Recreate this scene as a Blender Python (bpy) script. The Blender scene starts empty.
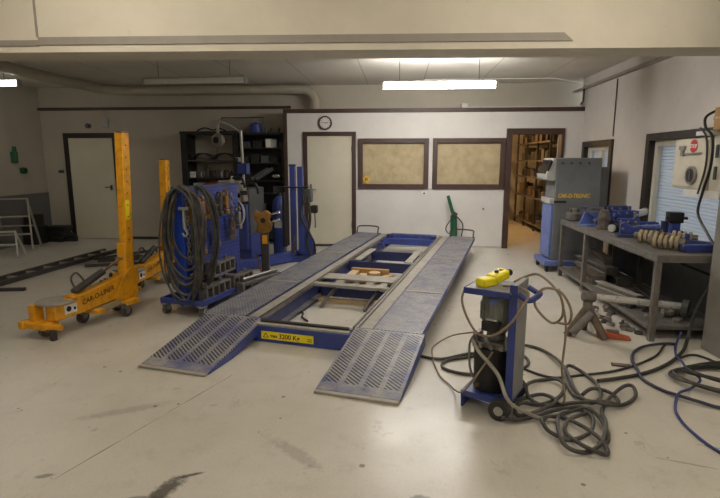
import bpy, bmesh, math, random
from mathutils import Vector, Matrix, Euler
random.seed(7)
SC = bpy.context.scene
COL = SC.collection
PI = math.pi
R = math.radians

# ------------------------------------------------------------------ materials
def lin(c):
    r = []
    for v in c[:3]:
        v = v / 255.0
        r.append(v / 12.92 if v <= .04045 else ((v + .055) / 1.055) ** 2.4)
    return (*r, 1.0)

class NT:
    def __init__(s, name):
        s.m = bpy.data.materials.new(name); s.m.use_nodes = True
        s.t = s.m.node_tree; s.n = s.t.nodes; s.l = s.t.links
        s.b = s.n['Principled BSDF']; s.out = s.n['Material Output']
        s.tc = s.n.new('ShaderNodeTexCoord')
    def set(s, inp, v):
        if hasattr(v, 'is_output'): s.l.new(v, inp)
        elif v is not None: inp.default_value = v
    def noise(s, scale, detail=4, rough=.55, vec=None):
        n = s.n.new('ShaderNodeTexNoise'); n.inputs['Scale'].default_value = scale
        n.inputs['Detail'].default_value = detail; n.inputs['Roughness'].default_value = rough
        s.l.new(vec if vec is not None else s.tc.outputs['Object'], n.inputs['Vector'])
        return n.outputs['Fac']
    def math(s, op, a, b=None, c=None):
        n = s.n.new('ShaderNodeMath'); n.operation = op
        for i, v in enumerate((a, b, c)): s.set(n.inputs[i], v)
        return n.outputs[0]
    def ramp(s, f, lo, hi):
        n = s.n.new('ShaderNodeMapRange'); n.inputs[1].default_value = lo; n.inputs[2].default_value = hi
        s.l.new(f, n.inputs[0]); return n.outputs[0]
    def mix(s, f, a, b):
        n = s.n.new('ShaderNodeMix'); n.data_type = 'RGBA'
        s.set(n.inputs[0], f); s.set(n.inputs[6], a); s.set(n.inputs[7], b)
        return n.outputs[2]
    def xyz(s):
        n = s.n.new('ShaderNodeSeparateXYZ'); s.l.new(s.tc.outputs['Object'], n.inputs[0]); return n.outputs
    def bump(s, h, st, dist=.01):
        n = s.n.new('ShaderNodeBump'); n.inputs['Strength'].default_value = st; n.inputs['Distance'].default_value = dist
        s.l.new(h, n.inputs['Height']); s.l.new(n.outputs[0], s.b.inputs['Normal'])

def pm(name, col, rough=.5, metal=0., dirt=.35, dcol=None, scale=9., bump=.15):
    k = NT(name)
    c = lin(col); d = lin(dcol) if dcol else tuple(v * .45 for v in c[:3]) + (1,)
    f = k.ramp(k.noise(scale, 6, .65), .45, .75)
    f = k.math('MULTIPLY', f, dirt)
    k.set(k.b.inputs['Base Color'], k.mix(f, c, d))
    r = k.math('ADD', k.math('MULTIPLY', k.noise(scale * 2.3, 3), .25), rough - .12)
    k.set(k.b.inputs['Roughness'], r); k.b.inputs['Metallic'].default_value = metal
    if bump: k.bump(k.noise(scale * 6, 3), bump, .004)
    return k.m

def emit(name, col, st):
    k = NT(name); k.b.inputs['Base Color'].default_value = lin(col)
    k.b.inputs['Emission Color'].default_value = lin(col); k.b.inputs['Emission Strength'].default_value = st
    return k.m

def pierced(name, kind):
    k = NT(name); x = k.xyz(); u, v = x[0], x[1]
    worn = k.ramp(k.noise(5, 5, .7), .25, .55)
    base = k.mix(worn, lin((96, 102, 140)), lin((158, 156, 158)))
    base = k.mix(k.math('MULTIPLY', k.ramp(k.noise(22, 5, .7), .5, .75), .6), base, lin((88, 80, 72)))
    if kind == 'ramp':
        base = k.mix(k.math('MULTIPLY', k.ramp(k.noise(3.2, 3), .52, .68), .6), base, lin((66, 78, 146)))
        fu = k.math('FRACT', k.math('DIVIDE', k.math('ADD', u, 3.0), .15))
        mu = k.math('MULTIPLY', k.math('GREATER_THAN', fu, .13), k.math('LESS_THAN', fu, .87))
        fv = k.math('FRACT', k.math('DIVIDE', k.math('ADD', k.math('MULTIPLY', u, .75), v), .034))
        hole = k.math('MULTIPLY', mu, k.math('LESS_THAN', fv, .42))
        hole = k.math('MULTIPLY', hole, k.math('GREATER_THAN', v, -.80))
        hole = k.math('MULTIPLY', hole, k.math('LESS_THAN', v, -.03))
        rib = k.math('SUBTRACT', 1, mu)
        k.bump(k.math('ADD', rib, k.noise(40, 3)), .5, .006)
    else:
        fr = k.math('FLOOR', k.math('DIVIDE', v, .026))
        off = k.math('MULTIPLY', k.math('MODULO', k.math('ABSOLUTE', fr), 2), .5)
        fu = k.math('FRACT', k.math('ADD', k.math('DIVIDE', k.math('ADD', u, 3.0), .034), off))
        fv = k.math('FRACT', k.math('DIVIDE', k.math('ADD', v, 9.0), .026))
        hole = k.math('MULTIPLY', k.math('LESS_THAN', fu, .55), k.math('LESS_THAN', fv, .5))
        k.bump(k.noise(40, 3), .5, .006)
    base = k.mix(hole, base, lin((22, 22, 26)))
    k.set(k.b.inputs['Base Color'], base)
    k.set(k.b.inputs['Roughness'], k.math('ADD', k.math('MULTIPLY', k.noise(12, 4), .3), .34))
    k.set(k.b.inputs['Metallic'], k.math('MULTIPLY', k.math('SUBTRACT', 1, hole), .2))
    return k.m

def board_mat(name):
    k = NT(name); x = k.xyz()
    fu = k.math('FRACT', k.math('DIVIDE', k.math('ADD', x[1], 3.0), .045))
    fv = k.math('FRACT', k.math('DIVIDE', x[2], .045))
    hole = k.math('MULTIPLY', k.math('LESS_THAN', fu, .42), k.math('LESS_THAN', fv, .42))
    k.set(k.b.inputs['Base Color'], k.mix(hole, k.mix(k.ramp(k.noise(4, 4), .4, .7), lin((58, 74, 158)), lin((48, 56, 108))), lin((20, 22, 34))))
    k.b.inputs['Roughness'].default_value = .4
    return k.m

def floor_mat():
    k = NT('painted_concrete'); x = k.xyz()
    c = k.mix(k.ramp(k.noise(.9, 5, .6), .35, .7), lin((208, 203, 193)), lin((190, 184, 172)))
    c = k.mix(k.math('MULTIPLY', k.ramp(k.noise(5, 6, .7), .55, .75), .45), c, lin((162, 154, 140)))
    # wheel-scuffed streaks along the bay
    mp = k.n.new('ShaderNodeMapping'); mp.inputs['Scale'].default_value = (5, .7, 1); mp.inputs['Rotation'].default_value = (0, 0, .4)
    k.l.new(k.tc.outputs['Object'], mp.inputs[0])
    c = k.mix(k.math('MULTIPLY', k.ramp(k.noise(1.6, 5, .7, mp.outputs[0]), .6, .8), .35), c, lin((148, 140, 126)))
    # specks
    vo = k.n.new('ShaderNodeTexVoronoi'); vo.inputs['Scale'].default_value = 7
    k.l.new(k.tc.outputs['Object'], vo.inputs['Vector'])
    sp = k.math('LESS_THAN', vo.outputs['Distance'], k.math('MULTIPLY', k.ramp(k.noise(2.7, 2), .42, .66), .12))
    c = k.mix(k.math('MULTIPLY', sp, .75), c, lin((92, 80, 68)))
    c = k.mix(k.math('MULTIPLY', k.ramp(k.noise(16, 6, .75), .62, .74), .5), c, lin((128, 112, 92)))
    c = k.mix(k.math('MULTIPLY', k.ramp(k.noise(70, 4, .8), .52, .7), .28), c, lin((140, 126, 106)))
    # worn bare patches around the bench
    c = k.mix(k.math('MULTIPLY', k.ramp(k.noise(1.9, 7, .75), .6, .72), .3), c, lin((176, 172, 164)))
    # hairline joint running from the front to the ramp
    dl = k.math('ABSOLUTE', k.math('ADD', k.math('ADD', k.math('MULTIPLY', x[0], .937), k.math('MULTIPLY', x[1], -.349)), 2.401))
    dl = k.math('ADD', dl, k.math('MULTIPLY', k.math('SUBTRACT', k.noise(3), .5), .02))
    jl = k.math('MULTIPLY', k.math('LESS_THAN', dl, .0035), k.math('LESS_THAN', x[1], 3.55))
    c = k.mix(k.math('MULTIPLY', jl, .75), c, lin((96, 84, 70)))
    # oil smear near the front
    def blob(cx, cy, rx, ry, rot, amp=.9, w=.5):
        ca, sa = math.cos(rot), math.sin(rot)
        dx = k.math('SUBTRACT', x[0], cx); dy = k.math('SUBTRACT', x[1], cy)
        a = k.math('DIVIDE', k.math('ADD', k.math('MULTIPLY', dx, ca), k.math('MULTIPLY', dy, sa)), rx)
        b = k.math('DIVIDE', k.math('SUBTRACT', k.math('MULTIPLY', dy, ca), k.math('MULTIPLY', dx, sa)), ry)
        d = k.math('SQRT', k.math('ADD', k.math('MULTIPLY', a, a), k.math('MULTIPLY', b, b)))
        d = k.math('ADD', d, k.math('MULTIPLY', k.math('SUBTRACT', k.noise(26, 5, .7), .5), w * 2))
        return k.math('MULTIPLY', k.math('SUBTRACT', 1, k.ramp(d, .6, 1.1)), amp)
    for a in ((-1.13, 2.19, .055, .13, -.35, .85, .9), (-1.055, 2.315, .07, .014, .45, .85, .5), (-1.2, 2.12, .1, .02, .1, .6, .8),
              (.12, 2.22, .05, .03, 0, .6, .8), (.5, 2.18, .045, .02, .2, .7, .8), (1.9, 2.75, .22, .012, -.35, .5, .8), (1.55, 2.62, .16, .01, -.3, .4, .8), (-.55, 2.55, .22, .05, -.7, .3, .8), (-1.75, 2.95, .3, .05, .5, .25, .8),
              (-1.8, 2.25, .05, .02, .4, .6, .7), (-4.8, 7.55, .3, .28, .2, .7, .5)):
        c = k.mix(blob(*a), c, lin((62, 55, 50)))
    k.set(k.b.inputs['Base Color'], c)
    k.set(k.b.inputs['Roughness'], k.math('ADD', k.math('MULTIPLY', k.noise(3, 6, .7), .3), .17))
    k.bump(k.noise(55, 4), .12, .004)
    return k.m

def wall_mat(name, col, panel=None):
    k = NT(name); x = k.xyz()
    c = k.mix(k.math('MULTIPLY', k.ramp(k.noise(1.3, 5, .65), .4, .75), .5), lin(col), lin(tuple(int(v * .88) for v in col)))
    c = k.mix(k.math('MULTIPLY', k.ramp(k.noise(9, 5, .7), .62, .78), .3), c, lin(tuple(int(v * .72) for v in col)))
    if panel:
        f = k.math('LESS_THAN', k.math('FRACT', k.math('DIVIDE', k.math('ADD', x[panel[0]], 20.0), panel[1])), panel[2])
        c = k.mix(k.math('MULTIPLY', f, .6), c, lin(tuple(int(v * .45) for v in col)))
    k.set(k.b.inputs['Base Color'], c); k.b.inputs['Roughness'].default_value = .75
    k.bump(k.noise(40, 4), .15, .004)
    return k.m

def paper_mat():
    k = NT('brown_paper')
    n = k.noise(7, 6, .6)
    k.set(k.b.inputs['Base Color'], k.mix(k.ramp(n, .3, .7), lin((196, 180, 144)), lin((172, 155, 118))))
    k.b.inputs['Roughness'].default_value = .7
    vo = k.n.new('ShaderNodeTexVoronoi'); vo.inputs['Scale'].default_value = 3.5; vo.feature = 'SMOOTH_F1'
    k.l.new(k.tc.outputs['Object'], vo.inputs['Vector'])
    k.bump(k.math('ADD', vo.outputs['Distance'], n), .55, .05)
    return k.m

def glass_mat():
    k = NT('window_glass')
    gl = k.n.new('ShaderNodeBsdfGlossy'); gl.inputs['Roughness'].default_value = .04
    tr = k.n.new('ShaderNodeBsdfTransparent'); ms = k.n.new('ShaderNodeMixShader'); fr = k.n.new('ShaderNodeFresnel')
    fr.inputs['IOR'].default_value = 1.35
    ge = k.n.new('ShaderNodeNewGeometry')
    k.l.new(k.math('MULTIPLY', fr.outputs[0], k.math('SUBTRACT', 1, ge.outputs['Backfacing'])), ms.inputs[0]); k.l.new(tr.outputs[0], ms.inputs[1]); k.l.new(gl.outputs[0], ms.inputs[2])
    k.l.new(ms.outputs[0], k.out.inputs[0])
    return k.m

def blind_mat():
    k = NT('blind_slats')
    k.b.inputs['Base Color'].default_value = lin((200, 206, 212)); k.b.inputs['Roughness'].default_value = .45
    tl = k.n.new('ShaderNodeBsdfTranslucent'); tl.inputs['Color'].default_value = lin((222, 224, 226))
    ms = k.n.new('ShaderNodeMixShader'); ms.inputs[0].default_value = .55
    k.l.new(k.b.outputs[0], ms.inputs[1]); k.l.new(tl.outputs[0], ms.inputs[2]); k.l.new(ms.outputs[0], k.out.inputs[0])
    return k.m

MT = dict(
    floor=floor_mat(), wall=wall_mat('office_wall_paint', (221, 217, 211)), wallL=wall_mat('workshop_wall_paint', (186, 178, 162)),
    wallR=wall_mat('right_wall_paint', (216, 210, 204)), grey_dado=wall_mat('grey_dado_paint', (112, 112, 110)),
    ceil=wall_mat('ceiling_boards', (214, 209, 198), (0, 1.02, .012)), beam=wall_mat('beam_paint', (214, 206, 190)),
    shade_joint=pm('grey_shade_and_joint', (150, 142, 134), .6, 0, .2),  # grey of the beam's painted-in shadow band, also its joint cover
    brown=pm('brown_timber', (72, 50, 42), .5, 0, .4, (40, 28, 24)), blackbrown=pm('dark_window_frame', (46, 38, 36), .5, 0, .4),
    doorw=wall_mat('door_paint', (216, 210, 188)), paper=paper_mat(), glass=glass_mat(), blind=blind_mat(),
    cream=pm('cream_paint', (214, 208, 190), .5, 0, .3), white=pm('white_paint', (226, 224, 218), .5, 0, .25),
    duct=pm('duct_paint', (176, 168, 150), .55, 0, .25),
    yellow=pm('yellow_paint', (232, 164, 28), .42, 0, .6, (150, 104, 44), 14), yellowb=pm('bright_yellow', (240, 224, 30), .4, 0, .25),
    blue=pm('blue_paint', (54, 70, 144), .42, 0, .7, (52, 54, 74), 9), bluecol=pm('bright_blue_paint', (38, 74, 186), .4, 0, .4, (40, 50, 100), 9), blued=pm('dark_blue_paint', (52, 60, 108), .45, 0, .55, (36, 38, 56), 12),
    bluel=pm('light_blue_paint', (104, 122, 184), .4, 0, .5, (60, 66, 110)), bluew=pm('worn_blue_steel', (60, 72, 140), .45, .2, .8, (120, 118, 118), 8),
    steel=pm('bare_steel', (150, 146, 142), .4, .75, .5, (84, 78, 72), 12), steeld=pm('dark_steel', (82, 78, 76), .5, .6, .5, (48, 44, 42), 12),
    dusty=pm('dusty_steel', (168, 162, 152), .65, .25, .5, (112, 106, 98), 10), dustyg=pm('worn_grey_sheet', (150, 150, 150), .5, .15, .5, (104, 104, 116), 8), brightst=pm('bright_steel_tube', (214, 212, 208), .3, .3, .3, (140, 136, 130), 10), chrome=pm('chrome', (220, 218, 214), .18, 1., .2, None, 8, 0),
    cast=pm('cast_iron', (124, 120, 115), .6, .45, .6, (62, 54, 48), 16), rust=pm('rusty_steel', (116, 102, 90), .7, .3, .7, (70, 54, 44), 14),
    brass=pm('brass', (156, 116, 58), .42, .6, .6, (96, 66, 34), 16), black=pm('black_plastic', (30, 29, 29), .5, 0, .3, (58, 55, 52)),
    blackm=pm('black_metal', (36, 34, 34), .45, .2, .4, (64, 60, 56)), rubber=pm('black_rubber', (44, 43, 42), .6, 0, .6, (92, 88, 82), 7),
    hose=pm('dusty_black_hose', (62, 59, 57), .55, 0, .7, (118, 112, 104), 9), hosebl=pm('blue_black_hose', (48, 50, 72), .5, 0, .6, (88, 88, 98), 9),
    hoseblue=pm('blue_hose', (50, 60, 122), .5, 0, .5, (110, 110, 130), 9), tan=pm('tan_cable', (150, 134, 112), .6, 0, .4),
    greycab=pm('grey_cabinet_paint', (118, 120, 122), .45, 0, .3, (84, 84, 86), 6), greyl=pm('light_grey_plastic', (178, 178, 174), .5, 0, .3),
    greyd=pm('dark_grey_paint', (76, 78, 80), .5, 0, .4), alu=pm('aluminium', (190, 190, 186), .35, .7, .35, (120, 118, 114), 10),
    wood=pm('raw_timber', (204, 178, 138), .75, 0, .5, (140, 106, 70), 9), card=pm('cardboard', (176, 138, 90), .8, 0, .35),
    green=pm('green_paint', (28, 92, 60), .45, 0, .4), red=pm('red_plastic', (200, 40, 36), .4, 0, .2), orange=pm('orange_plastic', (184, 90, 58), .5, 0, .5, (130, 70, 46)),
    screen=pm('dark_screen', (20, 22, 26), .15, 0, .1, None, 5, 0), darkrd=pm('dark_red_channel', (72, 58, 52), .55, 0, .4),
    tyre=pm('grey_wheel_rubber', (88, 84, 82), .65, 0, .5), bench=pm('bench_steel', (126, 122, 117), .5, .45, .6, (74, 66, 58), 10),
    concrete=pm('pier_plaster', (134, 130, 124), .8, 0, .5, (112, 106, 98), 5), warmbox=pm('parts_carton', (128, 102, 74), .8, 0, .4),
    motor=pm('motor_grey', (132, 134, 128), .45, .3, .5, (64, 60, 54), 14), ramp=pierced('pierced_ramp_plate', 'ramp'), mesh=pierced('pierced_runway_plate', 'run'),
    board=board_mat('pierced_blue_board'), tube=emit('lit_tube', (255, 251, 246), 62), tubefront=emit('lit_front_tube', (255, 246, 228), 27), tuberear=emit('lit_rear_tube', (255, 248, 234), 27), tubeleft=emit('lit_left_tube', (255, 250, 242), 6), tubewarm=emit('lit_warm_lamp', (255, 200, 128), 55),
    tubeoff=pm('unlit_diffuser', (226, 226, 222), .3, 0, .1), ink=pm('black_ink', (26, 24, 24), .6, 0, .05, None, 5, 0),
    goldink=pm('yellow_ink', (232, 190, 60), .5, 0, .1, None, 5, 0), signy=pm('sign_yellow', (244, 222, 40), .4, 0, .12, None, 6, 0),
    whiteink=pm('white_ink', (240, 240, 238), .5, 0, .05, None, 5, 0), pale=pm('beige_fibre', (164, 150, 122), .75, 0, .5, (120, 104, 80), 30),
)

# ------------------------------------------------------------------ geometry
def V(*a): return Vector(a[0] if len(a) == 1 else a)
def frame_to(d, up=(0, 0, 1)):
    z = V(d).normalized(); u = V(up)
    if abs(z.dot(u)) > .98: u = V(0, 1, 0)
    x = u.cross(z).normalized(); y = z.cross(x)
    return Matrix((x, y, z)).transposed()
def smooth_path(pts, n=6, closed=False):
    P = [V(p) for p in pts]; o = []; m = len(P)
    for i in range(m if closed else m - 1):
        if closed: a, b, c, d = P[i - 1], P[i], P[(i + 1) % m], P[(i + 2) % m]
        else: a, b, c, d = P[max(i - 1, 0)], P[i], P[i + 1], P[min(i + 2, m - 1)]
        for k in range(n):
            t = k / n
            o.append(.5 * ((2 * b) + (c - a) * t + (2 * a - 5 * b + 4 * c - d) * t * t + (3 * b - a - 3 * c + d) * t ** 3))
    if not closed: o.append(P[-1])
    return o

class M:
    def __init__(s): s.b = bmesh.new()
    def box(s, lo, hi, rot=None, piv=None):
        lo, hi = V(lo), V(hi); c = (lo + hi) / 2; d = hi - lo
        mt = Matrix.Translation(c) @ Matrix.Diagonal((*d, 1))
        if rot:
            pv = V(piv) if piv else c
            mt = Matrix.Translation(pv) @ Euler(rot).to_matrix().to_4x4() @ Matrix.Translation(-pv) @ mt
        bmesh.ops.create_cube(s.b, size=1, matrix=mt); return s
    def bar(s, a, b, w, h, up=(0, 0, 1)):
        a, b = V(a), V(b); f = frame_to(b - a, up).to_4x4()
        mt = Matrix.Translation((a + b) / 2) @ f @ Matrix.Diagonal((w, h, (b - a).length, 1))
        bmesh.ops.create_cube(s.b, size=1, matrix=mt); return s
    def cyl(s, a, b, r, r2=None, n=20):
        a, b = V(a), V(b); f = frame_to(b - a).to_4x4()
        bmesh.ops.create_cone(s.b, cap_ends=True, segments=n, radius1=r, radius2=r if r2 is None else r2,
                              depth=(b - a).length, matrix=Matrix.Translation((a + b) / 2) @ f); return s
    def ring(s, c, axis, ro, ri, h, n=24):
        f = frame_to(axis); c = V(c); L = []
        for r, z in ((ri, -h / 2), (ro, -h / 2), (ro, h / 2), (ri, h / 2)):
            L.append([s.b.verts.new(c + f @ V(r * math.cos(2 * PI * i / n), r * math.sin(2 * PI * i / n), z)) for i in range(n)])
        for k in range(4):
            A, B = L[k], L[(k + 1) % 4]
            for i in range(n): s.b.faces.new((A[i], A[(i + 1) % n], B[(i + 1) % n], B[i]))
        return s
    def lathe(s, prof, c, axis=(0, 0, 1), n=20):
        f = frame_to(axis); c = V(c); L = []
        for r, z in prof:
            L.append([s.b.verts.new(c + f @ V(max(r, 1e-4) * math.cos(2 * PI * i / n), max(r, 1e-4) * math.sin(2 * PI * i / n), z)) for i in range(n)])
        for A, B in zip(L, L[1:]):
            for i in range(n): s.b.faces.new((A[i], A[(i + 1) % n], B[(i + 1) % n], B[i]))
        s.b.faces.new(L[0][::-1]); s.b.faces.new(L[-1]); return s
    def tube(s, pts, r, n=8, sm=6, closed=False):
        P = smooth_path(pts, sm, closed) if sm else [V(p) for p in pts]
        L = []; m = len(P); prev = None
        for i, p in enumerate(P):
            t = (P[(i + 1) % m] - P[i - 1]) if closed else (P[min(i + 1, m - 1)] - P[max(i - 1, 0)])
            if t.length < 1e-6: t = V(0, 0, 1)
            t.normalize()
            if prev is None: x = frame_to(t).col[0]
            else:
                x = prev - t * prev.dot(t)
                x = x.normalized() if x.length > 1e-5 else frame_to(t).col[0]
            prev = V(x); y = t.cross(prev)
            L.append([s.b.verts.new(p + prev * r * math.cos(2 * PI * k / n) + y * r * math.sin(2 * PI * k / n)) for k in range(n)])
        for i in range(m if closed else m - 1):
            A, B = L[i], L[(i + 1) % m]
            for k in range(n): s.b.faces.new((A[k], A[(k + 1) % n], B[(k + 1) % n], B[k]))
        if not closed: s.b.faces.new(L[0][::-1]); s.b.faces.new(L[-1])
        return s
    def sph(s, c, r, n=14):
        r = (r, r, r) if not hasattr(r, '__len__') else r
        bmesh.ops.create_uvsphere(s.b, u_segments=n, v_segments=n // 2 + 1, radius=1, matrix=Matrix.Translation(V(c)) @ Matrix.Diagonal((*r, 1))); return s
    def prism(s, poly, ext):
        e = V(ext); A = [s.b.verts.new(V(p)) for p in poly]; B = [s.b.verts.new(V(p) + e) for p in poly]; n = len(A)
        s.b.faces.new(A[::-1]); s.b.faces.new(B)
        for i in range(n): s.b.faces.new((A[i], A[(i + 1) % n], B[(i + 1) % n], B[i]))
        return s
    def obj(s, name, mat, parent=None, label=None, bev=0., flat=False):
        bmesh.ops.recalc_face_normals(s.b, faces=s.b.faces)
        me = bpy.data.meshes.new(name); s.b.to_mesh(me); s.b.free()
        if not flat:
            for p in me.polygons: p.use_smooth = True
            me.set_sharp_from_angle(angle=R(35))
        o = bpy.data.objects.new(name, me); COL.objects.link(o)
        me.materials.append(MT[mat] if isinstance(mat, str) else mat)
        if parent: o.parent = parent
        if label: o['label'] = label
        if bev:
            md = o.modifiers.new('bevel', 'BEVEL'); md.width = bev; md.segments = 2; md.limit_method = 'ANGLE'; md.angle_limit = R(40)
        return o

def tag(o, label, cat, group=None, kind=None):
    o['label'] = label; o['category'] = cat
    if group: o['group'] = group
    if kind: o['kind'] = kind
    return o
def thing(name, label, cat, loc=(0, 0, 0), rz=0, group=None):
    o = bpy.data.objects.new(name, None); COL.objects.link(o); o.empty_display_size = .1
    o.location = loc; o.rotation_euler = (0, 0, rz); return tag(o, label, cat, group)
def place(o, loc, rot=(0, 0, 0)):
    o.location = loc; o.rotation_euler = rot; return o
def S(o, label=None, cat='structure'):
    o['kind'] = 'structure'
    if label: o['label'] = label; o['category'] = cat
    return o
def dup(root, loc, rz, label):
    r = root.copy(); COL.objects.link(r); r.location = loc; r.rotation_euler = (0, 0, rz); r['label'] = label
    for ch in list(root.children):
        c = ch.copy(); COL.objects.link(c); c.parent = r
        for g in list(ch.children):
            d = g.copy(); COL.objects.link(d); d.parent = c
    return r
def text(name, body, size, mat, parent, org, right, up, shear=0., sx=1., bold=0., th=.0015, align='LEFT'):
    cu = bpy.data.curves.new(name, 'FONT'); cu.body = body; cu.size = size; cu.extrude = th; cu.shear = shear
    cu.offset = bold; cu.align_x = align; cu.resolution_u = 3
    t = bpy.data.objects.new(name, cu); COL.objects.link(t)
    dg = bpy.context.evaluated_depsgraph_get(); me = bpy.data.meshes.new_from_object(t.evaluated_get(dg))
    bpy.data.objects.remove(t); bpy.data.curves.remove(cu)
    x = V(right).normalized(); y = V(up).normalized(); z = x.cross(y)
    mt = Matrix((x * sx, y, z)).transposed().to_4x4(); mt.translation = V(org)
    me.transform(mt); me.materials.clear(); me.materials.append(MT[mat])
    o = bpy.data.objects.new(name, me); COL.objects.link(o)
    if parent: o.parent = parent
    return o
ORD = ['first', 'second', 'third', 'fourth', 'fifth', 'sixth', 'seventh', 'eighth', 'ninth', 'tenth', 'eleventh', 'twelfth', 'thirteenth', 'fourteenth']

# ------------------------------------------------------------------ camera
cam = bpy.data.cameras.new('camera'); co = bpy.data.objects.new('camera', cam); COL.objects.link(co)
cam.sensor_width = 36; cam.lens = 510 * 36 / 720; cam.sensor_fit = 'HORIZONTAL'; cam.clip_start = .05
co.location = (0, 0, 1.6); co.rotation_euler = (R(90 - 9.9), 0, R(4.4)); SC.camera = co

# ------------------------------------------------------------------ room shell
S(M().box((-7.4, -5.2, -.12), (3.9, 14.3, 0)).obj('floor', 'floor'), 'beige painted concrete workshop floor with scuffs', 'floor')
S(M().box((-7.4, 4.9, 3.0), (3.45, 10.2, 3.1)).box((-7.4, -5.2, 3.6), (3.45, 5.0, 3.7)).obj('ceiling', 'ceil'), 'boarded grey beige ceiling', 'ceiling')
S(M().box((-7.4, -5.2, 0), (-7.2, 10.2, 3.7)).obj('wall_left', 'wallL'), 'dim plastered left wall', 'wall')
S(M().box((-7.2, -5, 0), (-7.185, 10, .95)).obj('trim_4', 'grey_dado'), 'dark grey painted dado along left wall', 'trim')
S(M().box((-7.2, 10, 0), (.9, 10.2, 3.1)).box((.9, 10, 2.55), (3.4, 10.2, 3.1)).obj('wall_back', 'wallL'), 'dim back wall with the left door', 'wall')
S(M().box((-7.4, -5.4, 0), (3.45, -5.2, 3.7)).obj('wall_front', 'wallL'), 'wall behind the viewer', 'wall')
# right wall with two window openings
def holed(mb, x0, x1, y0, y1, z0, z1, holes):
    ys = sorted({y0, y1, *[h[0] for h in holes], *[h[1] for h in holes]})
    for a, b in zip(ys, ys[1:]):
        hs = [h for h in holes if h[0] <= a and h[1] >= b]
        if not hs: mb.box((x0, a, z0), (x1, b, z1))
        else:
            if hs[0][2] > z0: mb.box((x0, a, z0), (x1, b, hs[0][2]))
            mb.box((x0, a, hs[0][3]), (x1, b, z1))
    return mb
S(holed(M(), 3.2, 3.45, -5.2, 9.6, 0, 3.7, [(4.55, 7.0, .6, 1.93), (8.08, 9.35, .82, 1.91)]).obj('wall_right', 'wallR'), 'pale plastered right wall with windows', 'wall')
S(M().box((2.62, 3.95, 0), (3.2, 4.42, 3.6)).obj('wall_pier', 'concrete', bev=.01), 'grey plaster pier beside the bench end', 'pier')
# office partition
mb = M()
for a, b, z0, z1 in ((-2.09, -.72, 0, 2.48), (-.72, .48, 0, 1.12), (-.72, .48, 1.95, 2.48), (.48, .63, 0, 2.48), (.63, 1.83, 0, 1.12), (.63, 1.83, 1.95, 2.48), (1.83, 1.96, 0, 2.48), (1.96, 2.85, 2.08, 2.48), (2.85, 3.2, 0, 2.48)):
    mb.box((a, 9.45, z0), (b, 9.56, z1))
mb.box((-2.09, 9.56, 0), (-1.98, 10, 2.48)).box((-2.09, 9.56, 2.42), (3.2, 10, 2.48))
S(mb.obj('wall_office', 'wall'), 'white office partition wall with papered windows', 'wall')
S(M().box((-2.13, 9.42, 2.44), (3.2, 9.5, 2.51)).box((-2.13, 9.43, 0), (-2.065, 9.58, 2.46)).obj('trim_1', 'brown', bev=.004), 'dark brown trim capping the office wall', 'trim')
S(M().box((-7.2, 9.93, 2.57), (-2.1, 10, 2.62)).obj('trim_2', 'darkrd', bev=.004), 'dark channel running along left back wall', 'trim')
S(M().box((-7.2, 9.985, 0), (-6.74, 10, .05)).box((-5.62, 9.985, 0), (-2.1, 10, .05)).obj('baseboard_back', 'blackbrown'), 'dark skirting of left back wall', 'baseboard')
S(M().box((-.76, 9.438, 0), (1.88, 9.45, .035)).obj('baseboard_office', 'greyl'), 'grey skirting under the office windows', 'baseboard')
# front beam (turned 2.2 degrees), with a grey strip standing in for a band of shade on its face
def rotz(o, a, piv): 
    m = Matrix.Translation(V(piv)) @ Matrix.Rotation(a, 4, 'Z') @ Matrix.Translation(-V(piv)); o.data.transform(m); return o
pv = (-.5, 4.78, 0)
S(rotz(M().box((-7.4, 4.78, 2.57), (4.2, 5.18, 3.62)).obj('trim_3', 'beam'), R(2.2), pv), 'cream concrete beam across the bay', 'beam')
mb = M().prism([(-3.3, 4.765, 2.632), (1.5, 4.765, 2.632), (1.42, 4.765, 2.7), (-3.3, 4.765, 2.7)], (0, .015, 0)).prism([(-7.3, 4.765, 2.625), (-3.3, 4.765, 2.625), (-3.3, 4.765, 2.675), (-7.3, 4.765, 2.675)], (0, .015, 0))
S(rotz(mb.obj('trim_5', 'shade_joint'), R(2.2), pv), 'flat grey strip standing in for a shadow band along the cream beam', 'trim')
S(rotz(M().box((-3.32, 4.772, 2.70), (-3.3, 4.782, 3.6)).obj('trim_6', 'shade_joint'), R(2.2), pv), 'vertical joint cover on the cream beam', 'trim')
# storage room behind the opening
S(M().box((1.1, 9.56, 0), (1.2, 14.2, 2.6)).obj('wall_storage_left', 'wall'), 'left wall of the lit store room', 'wall')
S(M().box((3.72, 9.56, 0), (3.82, 14.2, 2.6)).box((3.2, 9.5, 0), (3.8, 9.56, 2.6)).obj('wall_storage_right', 'wall'), 'right wall of the store room', 'wall')
S(M().box((1.1, 14.1, 0), (3.82, 14.2, 2.6)).obj('wall_storage_back', 'wall'), 'back wall of the store room', 'wall')
S(M().box((1.1, 9.57, 2.5), (3.82, 14.2, 2.54)).obj('ceiling_storage', 'ceil'), 'store room ceiling', 'ceiling')

def frame_mb(x0, x1, z0, z1, w, y0, y1, sill=True):
    m = M().box((x0, y0, z0), (x0 + w, y1, z1)).box((x1 - w, y0, z0), (x1, y1, z1)).box((x0 + w, y0, z1 - w), (x1 - w, y1, z1))
    if sill: m.box((x0 + w, y0, z0), (x1 - w, y1, z0 + w))
    return m
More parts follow.
